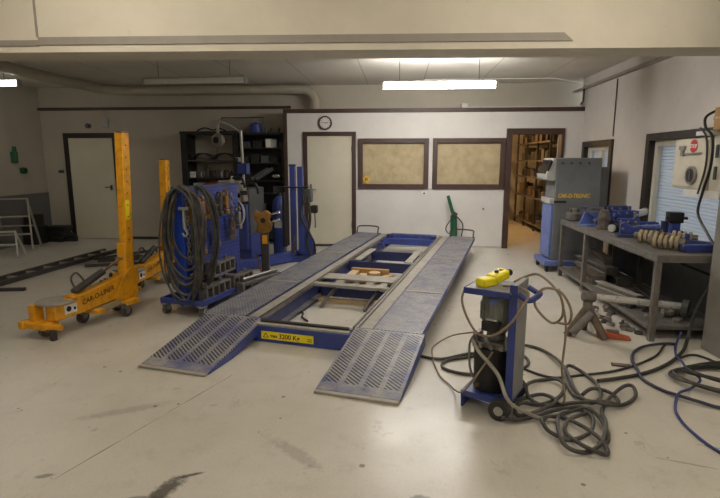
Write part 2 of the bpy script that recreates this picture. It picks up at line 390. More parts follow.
# door_1 (left back wall)
d = thing('door_1', 'cream door in dark frame behind yellow tower', 'door', (0, 0, 0)); d['kind'] = 'structure'
frame_mb(-6.74, -5.62, 0, 2.13, .1, 9.96, 10.0, False).obj('door_frame', 'blackbrown', d, bev=.004)
M().box((-6.64, 9.972, .01), (-5.72, 9.995, 2.03)).obj('door_leaf', 'doorw', d)
M().box((-5.83, 9.955, 1.0), (-5.79, 9.972, 1.1)).tube([(-5.81, 9.96, 1.06), (-5.81, 9.92, 1.06), (-5.92, 9.92, 1.06)], .009, sm=0).obj('door_handle', 'steeld', d)
# door_2 (office)
d = thing('door_2', 'cream office door in brown frame under the clock', 'door'); d['kind'] = 'structure'
frame_mb(-1.77, -.80, 0, 2.105, .075, 9.41, 9.45, False).obj('door_frame', 'brown', d, bev=.004)
M().box((-1.695, 9.43, .04), (-.875, 9.449, 2.03)).obj('door_leaf', 'doorw', d)
M().box((-1.66, 9.42, 1.0), (-1.62, 9.43, 1.16)).tube([(-1.64, 9.43, 1.06), (-1.64, 9.38, 1.06), (-1.53, 9.38, 1.06)], .009, sm=0).obj('door_handle', 'steel', d)
for z in (1.75, .35): M().cyl((-.87, 9.42, z), (-.87, 9.42, z + .1), .012).obj('hinge', 'steeld', d)
M().box((-1.7, 9.40, 0), (-.87, 9.45, .04)).obj('threshold', 'steeld', d)
# windows 1, 2 (office)
for n, x0, x1 in ((1, -.76, .52), (2, .59, 1.88)):
    w = thing('window_%d' % n, ('office window papered over, beside the door' if n == 1 else 'office window papered over, beside the store opening'), 'window'); w['kind'] = 'structure'
    frame_mb(x0, x1, 1.08, 1.985, .085, 9.41, 9.5).obj('window_frame', 'brown', w, bev=.005)
    M().box((x0 + .08, 9.455, 1.16), (x1 - .08, 9.459, 1.905)).obj('pane', 'glass', w)
    M().box((x0 + .08, 9.475, 1.16), (x1 - .08, 9.48, 1.905)).obj('paper_cover', 'paper', w)
st = thing('sticker', 'yellow diamond warning sticker in corner of papered office window', 'sticker', (-.61, 9.452, 1.25))
M().box((-.052, -.002, -.052), (.052, .002, .052), (0, R(45), 0)).obj('backing', 'goldink', st)
M().ring((0, -.003, 0), (0, 1, 0), .03, .02, .001).box((-.03, -.0035, -.006), (.01, -.0025, .006)).obj('symbol', 'ink', st)
# door_3 : opening to the store room with its leaf swung in
d = thing('door_3', 'brown framed opening into the lit store room', 'door'); d['kind'] = 'structure'
m = M().box((1.885, 9.40, 0), (1.985, 9.6, 2.15)).box((2.83, 9.40, 0), (2.88, 9.6, 2.15)).box((1.985, 9.40, 2.05), (2.83, 9.6, 2.15))
m.obj('door_frame', 'brown', d, bev=.004)
M().bar((2.85, 9.63, 1.035), (3.09, 10.42, 1.035), 2.03, .04, (1, 0, 0)).obj('door_leaf', 'white', d)
# windows 3, 4 on the right wall
def side_window(n, y0, y1, z0, z1, label, mull):
    w = thing('window_%d' % n, label, 'window'); w['kind'] = 'structure'
    m = M()
    for a, b, c, e in ((y0, y0 + .1, z0, z1), (y1 - .1, y1, z0, z1), (y0 + .1, y1 - .1, z1 - .09, z1), (y0 + .1, y1 - .1, z0, z0 + .04)):
        m.box((3.165, a, c), (3.4, b, e))
    m.obj('window_frame', 'blackbrown', w, bev=.004)
    m = M(); ya, yb, za, zb = y0 + .1, y1 - .1, z0 + .04, z1 - .09
    for a, b, c, e in ((ya, ya + .07, za, zb), (yb - .07, yb, za, zb), (ya + .07, yb - .07, zb - .07, zb), (ya + .07, yb - .07, za, za + .07), *[(q - .06, q + .06, za + .07, zb - .07) for q in mull]):
        m.box((3.24, a, c), (3.3, b, e))
    m.obj('sash', 'cream', w, bev=.004)
    M().box((3.268, ya + .07, za + .07), (3.274, yb - .07, zb - .07)).obj('pane', 'glass', w)
    m = M(); z = za
    while z < zb - .02:
        m.prism([(3.318, ya, z), (3.336, ya, z + .02), (3.33, ya, z + .044), (3.333, ya, z + .044), (3.339, ya, z + .02), (3.321, ya, z)], (0, yb - ya, 0)); z += .04
    m.obj('window_blind', 'blind', w)
    for q in mull: M().box((3.2, q - .015, 1.25), (3.24, q + .015, 1.3)).cyl((3.2, q, 1.27), (3.2, q, 1.15), .01).obj('window_handle', 'steel', w)
side_window(3, 4.55, 7.0, .6, 1.93, 'dark framed window with lowered slat blind behind the workbench', (5.15,))
side_window(4, 8.08, 9.35, .82, 1.91, 'dark framed window behind the grey cabinet', (8.7,))

# services on ceiling and walls
P = [(-5.6, 5.3, 2.9), (-5.6, 7.4, 2.9), (-5.6, 9.1, 2.9), (-5.5, 9.5, 2.9), (-5.1, 9.68, 2.9), (-4, 9.7, 2.9), (-2.8, 9.7, 2.89), (-1.95, 9.7, 2.89), (-1.74, 9.7, 2.87), (-1.6, 9.7, 2.76), (-1.57, 9.7, 2.62), (-1.57, 9.7, 2.485)]
tag(M().tube(P, .085, 16, 5).obj('ventilation_duct', 'duct'), 'round painted duct bending down behind the office roof', 'duct')
t = thing('cable_tray', 'thin cable tray along the top of right wall', 'cable tray', (3.16, 7.5, 2.8))
M().box((-.04, -2.4, 0), (.04, 2.4, .01)).box((-.04, -2.4, .01), (-.034, 2.4, .035)).obj('tray', 'dusty', t)
M().tube([(-.01, -2.35, .025), (0, 0, .022), (-.01, 2.35, .025)], .01, 6).obj('cable', 'steeld', t)
tag(M().tube([(3.185, 8.1, 2.78), (3.185, 8.1, 1.95)], .009, 6, 0).obj('conduit', 'steeld'), 'thin conduit dropping to window beside the grey cabinet', 'pipe')
tag(M().tube([(.4, 9.3, 2.975), (2.6, 9.3, 2.975), (3.15, 9.2, 2.86)], .009, 6, 0).obj('conduit', 'white'), 'thin white conduit across ceiling above the office', 'pipe')
tag(M().tube([(3.14, 9.37, 2.8), (3.14, 9.37, 2.6), (3.1, 9.38, 2.54)], .018, 8, 0).obj('pipe', 'blackm'), 'dark pipe turning at right end of office trim', 'pipe')

def strip_light(loc, L, lit, label, rz=0, hang=.2):
    t = thing('strip_light', label, 'ceiling light', loc, rz, None)
    M().box((-L / 2, -.03, .045), (L / 2, .03, .07)).obj('housing', 'greyl', t, bev=.004)
    M().box((-L / 2 + .012, -.04, -.028), (L / 2 - .012, .04, .045)).obj('diffuser', {True: 'tube', False: 'tubeoff'}.get(lit, lit), t, bev=.008)
    for sx in (-1, 1):
        M().box((sx * L / 2 - .012, -.048, -.038), (sx * L / 2 + .012, .048, .05)).obj('end_cap', 'greyl', t)
        M().cyl((sx * L * .35, 0, .07), (sx * L * .35, 0, hang), .0035, n=6).obj('hanger', 'steeld', t)
    return t
strip_light((.51, 7.2, 2.58), 1.51, True, 'lit strip light above the bench lift', R(-.6), .4)
strip_light((-2.99, 7.5, 2.72), 1.54, False, 'unlit strip light below the round duct', R(-2), .28)
strip_light((-6.44, 7.5, 2.72), 1.54, 'tubeleft', 'lit strip light by the left wall', 0, .28)
for x, y, w, mt in ((-2.4, 3.0, 'left one just before the beam', 'tubefront'), (1.6, 3.0, 'right one just before the beam', 'tubefront'), (-1.8, -1.2, 'left one further from the beam', 'tuberear'), (1.2, -1.2, 'right one further from the beam', 'tuberear')):
    strip_light((x, y, 3.4), 1.54, mt, 'lit strip light over the front floor, ' + w, 0, .2)

# clock and small wall fittings
t = thing('wall_clock', 'round white wall clock with dark rim above office door', 'clock', (-1.36, 9.45, 2.262))
M().cyl((0, 0, 0), (0, -.03, 0), .105, n=32).obj('face', 'white', t)
M().ring((0, -.02, 0), (0, 1, 0), .125, .1, .045, 32).obj('rim', 'brown', t)
m = M()
for k in range(12): m.box((-.004, -.032, .078), (.004, -.03, .094), (0, k * PI / 6, 0), (0, -.03, 0))
m.obj('hour_marks', 'ink', t)
M().box((-.005, -.034, 0), (.005, -.032, .05), (0, R(85), 0), (0, -.033, 0)).obj('hour_hand', 'ink', t)
M().box((-.003, -.036, 0), (.003, -.034, .075), (0, R(-80), 0), (0, -.035, 0)).obj('minute_hand', 'ink', t)
t = thing('alarm_bell', 'small round dark bell above left door', 'bell', (-6.2, 10, 2.27))
M().cyl((0, 0, 0), (0, -.05, 0), .045).obj('dome', 'greyd', t); M().cyl((0, -.05, 0), (0, -.06, 0), .012).obj('hub', 'steel', t)
t = thing('junction_box', 'pale box with pipe above left door', 'box', (-5.84, 10, 2.32))
M().box((-.07, -.05, -.08), (.07, 0, .08)).obj('housing', 'greyl', t, bev=.005); M().cyl((.03, -.02, .08), (.03, -.02, .3), .01).obj('pipe', 'greyl', t)
t = thing('light_switch', 'double light switch beside left door', 'switch', (-6.87, 10, 1.4))
M().box((-.06, -.02, .005), (.06, 0, .06)).obj('upper_plate', 'greyl', t); M().box((-.04, -.02, -.06), (.06, 0, -.005)).obj('lower_plate', 'greyd', t)
t = thing('socket_outlet', 'white socket under papered office windows', 'socket', (.45, 9.45, 1.0))
M().box((-.05, -.03, -.035), (.05, 0, .035)).obj('plate', 'white', t, bev=.004); M().cyl((0, -.031, 0), (0, -.03, 0), .018).obj('insert', 'greyd', t)
tag(M().cyl((1.53, 9.45, .72), (1.53, 9.43, .72), .016).obj('wall_plug', 'greyd'), 'small dark plug on the white office wall', 'plug')
t = thing('eyewash_bottle', 'green eyewash bottle in holder on left wall', 'bottle', (-7.2, 9.15, 1.55))
M().box((0, -.07, 0), (.05, .07, .2)).obj('holder', 'green', t, bev=.01); M().cyl((.04, 0, .02), (.04, 0, .3), .045, .03).obj('bottle_body', 'green', t); M().cyl((.04, 0, .3), (.04, 0, .38), .012).obj('nozzle', 'greyl', t)
t = thing('eyewash_cup', 'small green ring holder on left wall below the eyewash bottle', 'holder', (-7.2, 9.33, 1.4))
M().box((0, -.05, -.05), (.02, .05, .05)).obj('bracket', 'green', t); M().ring((.05, 0, 0), (1, 0, 0), .06, .035, .06).obj('ring', 'green', t)

# ------------------------------------------------------------------ the bench lift
HD = R(13.2); W = 2.083; LL = 4.75; A = .603; MW = .432
lift = thing('bench_lift', 'blue grey drive-on car bench lift with two pierced runways and ramps', 'car lift', (-1.824, 4.542, 0), -HD)
zt = lambda v: .18 + .0274 * v
def slab(m, u0, u1, v0, v1, dz0, dz1):
    P = [(u0, v0, zt(v0) + dz0), (u1, v0, zt(v0) + dz0), (u1, v1, zt(v1) + dz0), (u0, v1, zt(v1) + dz0)]
    b = m.b; lo = [b.verts.new(p) for p in P]; hi = [b.verts.new((p[0], p[1], p[2] + dz1 - dz0)) for p in P]
    b.faces.new(lo[::-1]); b.faces.new(hi)
    for i in range(4): b.faces.new((lo[i], lo[(i + 1) % 4], hi[(i + 1) % 4], hi[i]))
    return m
for side in (0, 1):
    f = (lambda u: u) if side == 0 else (lambda u: W - u)
    def sl(m, u0, u1, *a):
        a0, a1 = sorted((f(u0), f(u1))); return slab(m, a0, a1, *a)
    rw = sl(M(), 0.004, MW - .004, 0, LL, -.012, 0).obj('runway', 'mesh', lift, flat=True)
    m = M(); sl(m, 0, .004, 0, LL, -.06, .004); sl(m, MW - .012, MW - .004, 0, LL, -.06, .002)
    m.obj('edge_channel', 'bluew', rw)
    m = M()
    for v in (.05, .8, 1.55, 2.3, 3.05, 3.8, 4.7): sl(m, .006, MW - .013, v - .03, v + .03, -.06, -.013)
    m.obj('underframe', 'blued', rw)
    m = M()
    for v in (1.2, 2.9): sl(m, .01, MW - .014, v, v + .05, .0005, .006)
    m.obj('joint_strip', 'dusty', rw)
    rl = sl(M(), MW + .01, A - .012, 0, LL, -.03, -.012).obj('slide_rail', 'dusty', lift)
    sl(M(), A - .012, A + .004, 0, LL, -.03, .006).obj('lip', 'steel', rl)
    sl(M(), A - .05, A - .035, 0, LL, -.012, -.006).obj('guide_strip', 'steeld', rl)
    ch = sl(M(), A - .02, A - .006, -.02, LL, -.17, -.03).obj('side_channel', 'blued', lift)
    sl(M(), A - .006, A + .05, .02, LL - .02, -.17, -.155).obj('flange', 'steel', ch)
    # support feet under the runway
    for v in (.5, 2.4, 4.3):
        a0, a1 = sorted((f(.12), f(.3)))
        M().box((a0, v - .12, 0), (a1, v + .12, zt(v) - .061)).obj('support_foot', 'blued', lift, bev=.006)
    # wheel stop hoop
    a0, a1 = sorted((f(.02), f(MW - .03))); z0 = zt(LL)
    M().tube([(a0, LL - .12, z0), (a0 - .0, LL - .1, z0 + .06), (a0 + .03, LL - .05, z0 + .12), (a1 - .03, LL - .05, z0 + .12), (a1, LL - .1, z0 + .06), (a1, LL - .12, z0)], .012, 8, 4).obj('wheel_stop', 'steeld', lift)
    # ramp
    u0, u1 = sorted((f(0), f(A))); u0 += .022; u1 += .022
    rp = M().prism([(u0, 0, .178), (u0, -.90, .022), (u0, -.90, .010), (u0, 0, .166)], (u1 - u0, 0, 0)).obj('ramp', 'ramp', lift, flat=True)
    for q in (u0 - .0005, u1 - .0075):
        M().prism([(q, .03, .172), (q, -.89, .018), (q, -.89, .002), (q, -.55, .002), (q, .03, .075)], (.008, 0, 0)).obj('side_plate', 'blue', rp)
    M().box((u0, -.94, .002), (u1, -.90, .02)).obj('toe_lip', 'dusty', rp, bev=.003)
    m = M()
    for k in (1, 2, 3): 
        uu = u0 + (u1 - u0) * k / 4
        m.prism([(uu - .004, 0, .166), (uu - .004, -.9, .013), (uu - .004, -.9, .004), (uu - .004, 0, .1)], (.008, 0, 0))
    m.obj('stiffener', 'blued', rp)
    M().cyl((u0 + .01, .012, .165), (u1 - .01, .012, .165), .012, n=12).obj('hinge_pin', 'steeld', rp)
# front cross beam with the load sign
fb = M().box((A - .1, -.13, .003), (W - A + .02, .05, .15)).obj('front_beam', 'blue', lift, bev=.006)
M().box((A + .0, -.125, .15), (W - A - .0, -.075, .168)).box((A, -.03, .15), (W - A, .02, .165)).obj('cover_rails', 'dusty', fb, bev=.004)
M().cyl((A + .02, -.05, .177), (W - A - .02, -.05, .177), .014, n=10).obj('roller', 'steeld', fb)
M().box((A - .1, -.16, .02), (A - .02, -.128, .14)).obj('end_plate', 'steel', fb, bev=.004)
sg = M().box((A + .06, -.1335, .035), (A + .56, -.1305, .105)).obj('load_sign', 'signy', lift, 'yellow load sign reading max 3200 Kg')
m = M().prism([(A + .075, -.134, .048), (A + .135, -.134, .048), (A + .105, -.134, .095)], (0, -.0006, 0)); m.obj('warning_triangle', 'ink', sg)
M().prism([(A + .087, -.1348, .054), (A + .123, -.1348, .054), (A + .105, -.1348, .083)], (0, -.0004, 0)).obj('triangle_face', 'signy', sg)
text('sign_lettering', 'max', .04, 'ink', sg, (A + .15, -.1345, .056), (1, 0, 0), (0, 0, 1), bold=.001, th=.0004)
text('sign_lettering', '3200 Kg', .06, 'ink', sg, (A + .232, -.1345, .05), (1, 0, 0), (0, 0, 1), bold=.0012, th=.0004, sx=.98)
M().box((A + .505, -.1345, .05), (A + .545, -.1338, .056)).box((A + .505, -.1345, .068), (A + .545, -.1338, .074)).obj('small_print', 'ink', sg)
# sliding jack
jk = M().box((.66, 1.30, .06), (1.42, 1.42, .16)).obj('sliding_jack', 'blued', lift, bev=.008)
m = M(); slab(m, .6, 1.47, 1.2, 1.29, -.02, .012); m.obj('cover_plate', 'dusty', jk, bev=.004)
m = M(); slab(m, .61, 1.47, 1.46, 1.7, .0, .014); m.obj('cover_plate', 'dusty', jk, bev=.004)
for u in (.8, 1.3): M().bar((u + .05, 1.28, .17), (u - .03, 1.0, .015), .03, .045).obj('inclined_leg', 'steel', jk, bev=.004)
M().cyl((.8, 1.15, .09), (1.28, 1.15, .09), .016, n=12).obj('cross_tube', 'steel', jk)
for u in (.62, 1.38): M().box((u, 1.44, .05), (u + .08, 1.6, .17)).obj('slide_block', 'blued', jk, bev=.006)
# cross beams and loose side plates
for v, a, b in ((2.45, .6, 1.48), (3.15, .72, 1.44)):
    cb = M(); slab(cb, a, b, v, v + .03, -.13, .0); slab(cb, a, b, v + .03, v + .12, -.13, -.118); cb.obj('cross_beam', 'blued', lift)
for u in (.66, 1.36):
    sp_ = M(); slab(sp_, u, u + .1, 2.5, 3.3, .0, .014); sp_.obj('spacer_plate', 'dusty', lift, bev=.003)
dk = M(); slab(dk, .62, 1.46, 1.72, 2.44, -.15, -.14); dk.obj('tray_plate', 'dusty', lift)
eb = M(); slab(eb, .6, 1.48, 4.25, 4.3, -.1, .0); slab(eb, .62, 1.46, 4.3, 4.7, -.06, -.04); eb = eb.obj('end_beam', 'blue', lift)
for u in (.66, 1.42): M().cyl((u, 4.5, zt(4.5) - .03), (u, 4.5, zt(4.5) + .03), .05).obj('swivel_pad', 'blued', eb)
m = M(); slab(m, .64, 1.44, 4.62, 4.7, -.04, .02); m.obj('top_bar', 'bluew', eb, bev=.008)
m = M(); m.tube([(.72, 3.5, zt(3.5) - .12), (.72, 3.5, zt(3.5) + .02), (.75, 3.5, zt(3.5) + .06), (.8, 3.5, zt(3.5) + .05), (.82, 3.5, zt(3.5) - .02)], .018, 8, 4); m.obj('hook_arm', 'bluew', lift)
m = M()
for s in (-1, 1):
    for u in (.62, 1.46): m.bar((u, 1.9 - .5 * s, .03), (u, 1.9 + .5 * s, .10), .03, .05)
m.obj('scissor_arms', 'blued', lift)
m = M()
for u in (.6, 1.48): m.box((u - .04, .4, 0), (u + .04, 4.3, .03))
m.obj('base_rail', 'blued', lift)
def lw(u, v, z): return (-1.824 + u * math.cos(HD) + v * math.sin(HD), 4.542 - u * math.sin(HD) + v * math.cos(HD), z)
# loose wooden blocks lying in the tray
def block(u, v, sx, sy, sz, a, mat, label, z=None):
    o = M().box((-sx / 2, -sy / 2, 0), (sx / 2, sy / 2, sz)).obj('wooden_block', mat, bev=.006)
    tag(o, label, 'wooden block', 'loose blocks in the lift tray')
    place(o, lw(u, v, (zt(v) - .137 + .01) if z is None else z), (0, 0, a - HD)); return o
block(.82, 1.98, .1, .34, .09, .1, 'wood', 'pale upright wooden block at left of the lift tray')
block(.98, 1.9, .09, .12, .1, .2, 'wood', 'small brown wooden block in middle of the lift tray')
block(1.22, 2.02, .07, .3, .06, -.5, 'wood', 'slanting pale wooden stick on right of the lift tray')
block(.98, 2.2, .5, .07, .1, .03, 'card', 'long brown wooden block at back of the lift tray')
block(1.36, 1.9, .1, .2, .06, .05, 'wood', 'short pale wooden block beside right rail of the lift')
t = tag(M().lathe([(.001, 0), (.075, 0), (.08, .03), (.075, .1), (.05, .11), (.001, .11)], (0, 0, 0), n=20).obj('wooden_roller', 'wood', bev=.0), 'round wooden roller standing in the lift tray', 'wooden block', 'loose blocks in the lift tray')
place(t, lw(1.08, 2.07, zt(2.07) - .139))
tag(M().box((-.4, -.05, 0), (.4, .05, .045)).obj('wooden_plank', 'wood', bev=.003), 'raw wooden plank on floor beneath the lift jack', 'plank')
place(bpy.data.objects['wooden_plank'], lw(1.04, 1.3, .0), (0, 0, -HD))
tag(M().tube([(-.9, 4.85, .012), (-.98, 4.98, .012), (-.99, 5.1, .012), (-1.05, 5.25, .012)], .01, 6).obj('cable', 'steeld'), 'short dark cable on floor inside the bench lift', 'cable')

# ------------------------------------------------------------------ yellow pulling towers
def pull_tower(loc, rz, ph, label, lean=0):
    t = thing('pulling_tower', label, 'pulling tower', loc, rz, 'yellow pulling towers')
    # local: +Y runs from the front foot to the post, origin on floor under the post
    arm = M().prism([(-.06, -.86, .16), (-.06, -.86, .30), (-.06, -.05, .42), (-.06, .05, .40), (-.06, .05, .22), (-.06, -.5, .17)], (.12, 0, 0)).obj('base_arm', 'yellow', t, bev=.008)
    text('lettering', 'CAR-O-LINER', .07, 'ink', arm, (.0612, -.57, .24), (0, 1, .165), (0, 0, 1), bold=.001, th=.0006, sx=.92)
    M().box((.0605, -.76, .2), (.0615, -.63, .285)).obj('decal', 'whiteink', arm)
    M().cyl((.0613, -.715, .245), (.0622, -.715, .245), .026).box((.0613, -.665, .225), (.062, -.64, .25)).obj('decal_symbol', 'ink', arm)
    M().prism([(.062, -.5, .17), (.062, -.35, .1), (.062, -.1, .14), (.062, .0, .25), (.062, -.06, .25), (.062, -.14, .19)], (.012, 0, 0)).prism([(-.074, -.5, .17), (-.074, -.35, .1), (-.074, -.1, .14), (-.074, 0, .25), (-.074, -.06, .25), (-.074, -.14, .19)], (.012, 0, 0)).obj('lower_web', 'pale', t)
    M().cyl((-.06, -.74, .305), (-.06, -.74, .325), .17, n=32).obj('turntable', 'dusty', t, bev=.004)
    M().box((-.03, -.68, .325), (.09, -.6, .36)).obj('clamp_block', 'yellow', t, bev=.008)
    M().box((-.2, -.92, .13), (-.13, -.82, .305)).obj('end_plate', 'yellow', t, bev=.006)
    fb = M().box((-.25, -.96, .1), (.03, -.8, .155)).obj('front_bar', 'yellow', t, bev=.01)
    M().box((-.27, -.98, .09), (-.21, -.87, .165)).obj('bumper', 'yellow', fb, bev=.01)
    M().cyl((.02, -.9, .12), (.13, -.86, .12), .028, n=14).obj('stub_axle', 'yellow', fb)
    M().box((.04, -.92, 0), (.085, -.875, .1)).obj('prop_foot', 'steeld', t, bev=.004)
    def caster(x, y, r=.06):
        c = M().box((x - .03, y - .04, r * 1.5), (x + .03, y + .04, .14)).bar((x - .03, y, r), (x - .03, y + .02, .14), .006, .05).bar((x + .03, y, r), (x + .03, y + .02, .14), .006, .05).obj('caster', 'steel', t)
        M().cyl((x - .02, y, r), (x + .02, y, r), r, n=20).obj('wheel', 'tyre', c); M().cyl((x - .024, y, r), (x + .024, y, r), r * .4, n=12).obj('wheel_hub', 'steel', c)
    caster(-.1, -.84); caster(-.13, -.42); caster(.11, -.1); caster(-.14, .02)
    M().box((-.17, -.46, .12), (.13, -.38, .165)).box((-.17, -.12, .12), (.15, .06, .165)).obj('axle_plate', 'yellow', t, bev=.006)
    post = M().box((-.05, -.01, .17), (.05, .085, ph)).obj('post', 'yellow', t, bev=.008); post.rotation_euler = (0, lean, 0)
    M().box((-.057, -.035, .17), (.057, -.01, .75)).obj('face_strip', 'yellow', post, bev=.004)
    m = M()
    for k in range(9): m.cyl((.0505, .03, ph - .12 - k * .12), (.052, .03, ph - .12 - k * .12), .008, n=10)
    m.obj('pin_holes', 'ink', post)
    M().prism([(.062, -.2, .2), (.062, .1, .15), (.062, .1, .5), (.062, 0, .5), (.062, -.1, .4)], (.012, 0, 0)).obj('gusset', 'yellow', post, bev=.003)
    M().box((.0503, .0, 1.0), (.0512, .05, 1.2)).obj('green_scuff', 'signy', post)
    M().box((-.04, 0, ph - .0), (.04, .075, ph + .012)).obj('cap', 'rust', post)
    ram = M().cyl((0, -.6, .37), (0, -.25, .50), .035, n=16).obj('ram_cylinder', 'steeld', t)
    M().cyl((0, -.25, .50), (0, -.03, .585), .015, n=12).obj('ram_rod', 'chrome', ram)
    M().cyl((-.05, -.02, .59), (.05, -.02, .59), .022, n=12).obj('pin', 'steel', ram)
    M().tube([(0, -.58, .4), (-.02, -.6, .5), (.01, -.56, .55), (.03, -.5, .46)], .01, 6).obj('hydraulic_hose', 'hose', ram)
    m = M()
    for k in range(9):
        a = k / 8; m.ring((-.05, -.55 + a * .5, .36 + .10 * a - .05 * math.sin(PI * a)), (k % 2, .3, (k + 1) % 2), .026, .014, .012, 10)
    m.obj('chain', 'steeld', t)
    return t
pull_tower((-2.885, 5.03, 0), R(-16.5), 1.87, 'yellow pulling tower with tallest post, nearest the left ramp', R(2.8))
pull_tower((-3.1, 6.45, 0), R(-2), 1.6, 'shorter yellow pulling tower behind the hose trolley', R(2))

# ------------------------------------------------------------------ blue tool trolley
tr = thing('tool_trolley', 'blue wheeled tool trolley with pierced boards draped in hoses', 'trolley', (-2.1, 5.45, 0), R(-14))
bs = M().box((-.25, -.55, .13), (.27, .62, .15)).box((-.25, -.55, .15), (.27, -.53, .19)).box((-.25, .6, .15), (.27, .62, .19)).box((-.25, -.53, .15), (-.23, .6, .19)).box((.25, -.53, .15), (.27, .6, .19)).obj('base_tray', 'blue', tr, bev=.004)
for x, y in ((-.22, -.5), (.23, -.5), (-.22, .56), (.23, .56)):
    c = M().box((x - .035, y - .04, .11), (x + .035, y + .04, .13)).bar((x - .03, y, .05), (x - .03, y + .02, .12), .006, .05).bar((x + .03, y, .05), (x + .03, y + .02, .12), .006, .05).obj('caster', 'alu', tr)
    M().cyl((x - .02, y + .01, .05), (x + .02, y + .01, .05), .05, n=18).obj('wheel', 'tyre', c)
M().box((-.13, -.43, .15), (.0, -.36, 1.33)).obj('column', 'bluecol', tr, bev=.006)
M().box((-.1, .5, .15), (.02, .56, 1.3)).obj('column', 'blue', tr, bev=.006)
for u in (-.105, .03): M().box((u, -.36, .38), (u + .006, .56, 1.3)).obj('pierced_board', 'board', tr)
M().box((-.108, -.44, 1.3), (.04, .57, 1.33)).obj('top_rail', 'blued', tr, bev=.004)
for y in (-.38, -.1, .2, .45): M().tube([(.036, y, 1.2), (.1, y, 1.2), (.12, y, 1.23)], .006, 6, 0).obj('tool_peg', 'steel', tr)
m = M().tube([(-.2, -.4, 1.26), (-.04, -.55, 1.27), (.12, -.4, 1.26)], .014, 8); m.obj('hose_hanger', 'blue', tr)
def tl(u, v, z, a=R(14)): return (-2.1 + u * math.cos(a) + v * math.sin(a), 5.45 - u * math.sin(a) + v * math.cos(a), z)
# draped hoses : each is a hank hung from the hanger
def hank(name, n, cx, top, bots, wl, wr, y0, mat, r, label, seed):
    rnd = random.Random(seed); P = []
    for k in range(n):
        b = bots[k % len(bots)]; l = wl * rnd.uniform(.82, 1.02); rr = wr * rnd.uniform(.8, 1.03); yy = y0 - .02 * k + rnd.uniform(-.01, .01)
        for j in range(12):
            a = 2 * PI * j / 12 + PI / 2
            x = math.cos(a); z = math.sin(a)
            x = x * (rr if x > 0 else l) * (1 + .12 * max(0, -z)); mid = (top + b) / 2; h = (top - b) / 2
            P.append((cx + x + .015 * math.sin(a * 3 + k), yy + .07 * math.cos(a) * (1 if k % 2 else -1) * .4, mid + h * (z if z < 0 else z ** .8)))
    P.append((cx, y0 - .02 * n, top))
    o = M().tube(P, r, 8, 3).obj(name, mat); tag(o, label, 'hose', 'hoses hung on the tool trolley'); return o
hank('hydraulic_hose', 5, -2.15, 1.345, [.30, .40, .16, .34, .24], .22, .17, 4.98, 'hose', .016, 'thick dusty black hose hank draped widest over the blue trolley', 3)
hank('hydraulic_hose', 2, -2.13, 1.33, [.62, .5], .14, .2, 4.9, 'hose', .012, 'thinner black hose hank hung in short loops on the blue trolley', 5)
hank('hydraulic_hose', 3, -2.02, 1.345, [.36, .28, .44], .05, .19, 5.02, 'rubber', .016, 'narrow black hose hank at right of the blue trolley column', 8)
hank('air_hose', 2, -2.16, 1.33, [.12, .2], .21, .17, 4.86, 'hose', .009, 'thin dark air hose hanging lowest on the blue trolley', 11)
# clamps, chain and hooks on the boards
def pull_clamp(loc, rz, mat, label):
    t = thing('pull_clamp', label, 'clamp', loc, rz, 'clamps hung on the tool trolley')
    M().box((-.03, -.025, -.14), (.03, .025, 0)).obj('jaw', mat, t, bev=.006); M().ring((0, 0, .035), (0, 1, 0), .035, .018, .02, 16).obj('eye', mat, t)
    M().box((-.04, -.03, -.2), (.04, .03, -.15)).obj('lower_jaw', mat, t, bev=.006); M().cyl((0, -.045, -.08), (0, .045, -.08), .012, n=10).obj('bolt', 'steel', t); return t
for i, (u, v, z, mt, lb) in enumerate(((.09, -.40, 1.16, 'brass', 'brass pull clamp hung nearest the trolley column'), (.09, -.1, 1.18, 'brass', 'brass pull clamp hung in middle of pierced board'), (.1, .2, 1.2, 'brass', 'brass pull clamp hung near far end of pierced board'),
        (-.16, -.42, .78, 'brass', 'brass pull clamp hung low left of trolley column'), (.1, .45, 1.0, 'steel', 'bare steel pull clamp hung at far end of pierced board'), (.09, .02, .86, 'steel', 'bare steel pull clamp hung low on pierced board'), (-.17, -.4, 1.1, 'rust', 'rusty pull clamp hung high left of trolley column'))):
    pull_clamp(tl(u, v, z), R(-14 + 40 * (i % 2)), mt, lb)
for i, (u, v, z, mt, lb) in enumerate(((.1, -.25, 1.17, 'brass', 'brass pull clamp second from trolley column on pierced board'), (.1, .33, .9, 'rust', 'rusty pull clamp low at far part of pierced board'), (.1, -.26, .82, 'brass', 'brass pull clamp hung low behind the hoses'), (-.17, -.4, .52, 'brass', 'brass pull clamp hung lowest left of trolley column'), (.1, .08, 1.19, 'steeld', 'dark steel pull clamp high in middle of pierced board'))):
    pull_clamp(tl(u, v, z), R(-14 + 30 * (i % 2)), mt, lb)
def chain(loc, n, label, pitch=.045):
    m = M()
    for k in range(n): m.tube([(x * .014, 0, z * .03 - k * pitch) if k % 2 else (0, x * .014, z * .03 - k * pitch) for x, z in ((1, .5), (1, -.5), (0, -1), (-1, -.5), (-1, .5), (0, 1))], .0055, 6, 2, True)
    o = m.obj('lifting_chain', 'steel'); tag(o, label, 'chain', 'chains hung on the tool trolley'); place(o, loc); return o
chain(tl(.08, -.46, 1.24), 16, 'steel chain hung beside the blue trolley column')
chain(tl(.1, .33, 1.2), 12, 'steel chain hung from far part of pierced board')
t = thing('chain_hook', 'pale steel chain hook hanging on the trolley column', 'hook', tl(.07, -.5, 1.12), R(-14))
M().box((-.06, -.012, -.015), (.06, .012, .015)).box((-.012, -.012, -.2), (.012, .012, -.015)).obj('shank', 'alu', t, bev=.003); M().tube([(0, 0, -.2), (.03, 0, -.25), (0, 0, -.28), (-.03, 0, -.25)], .01, 8).obj('hook', 'alu', t)
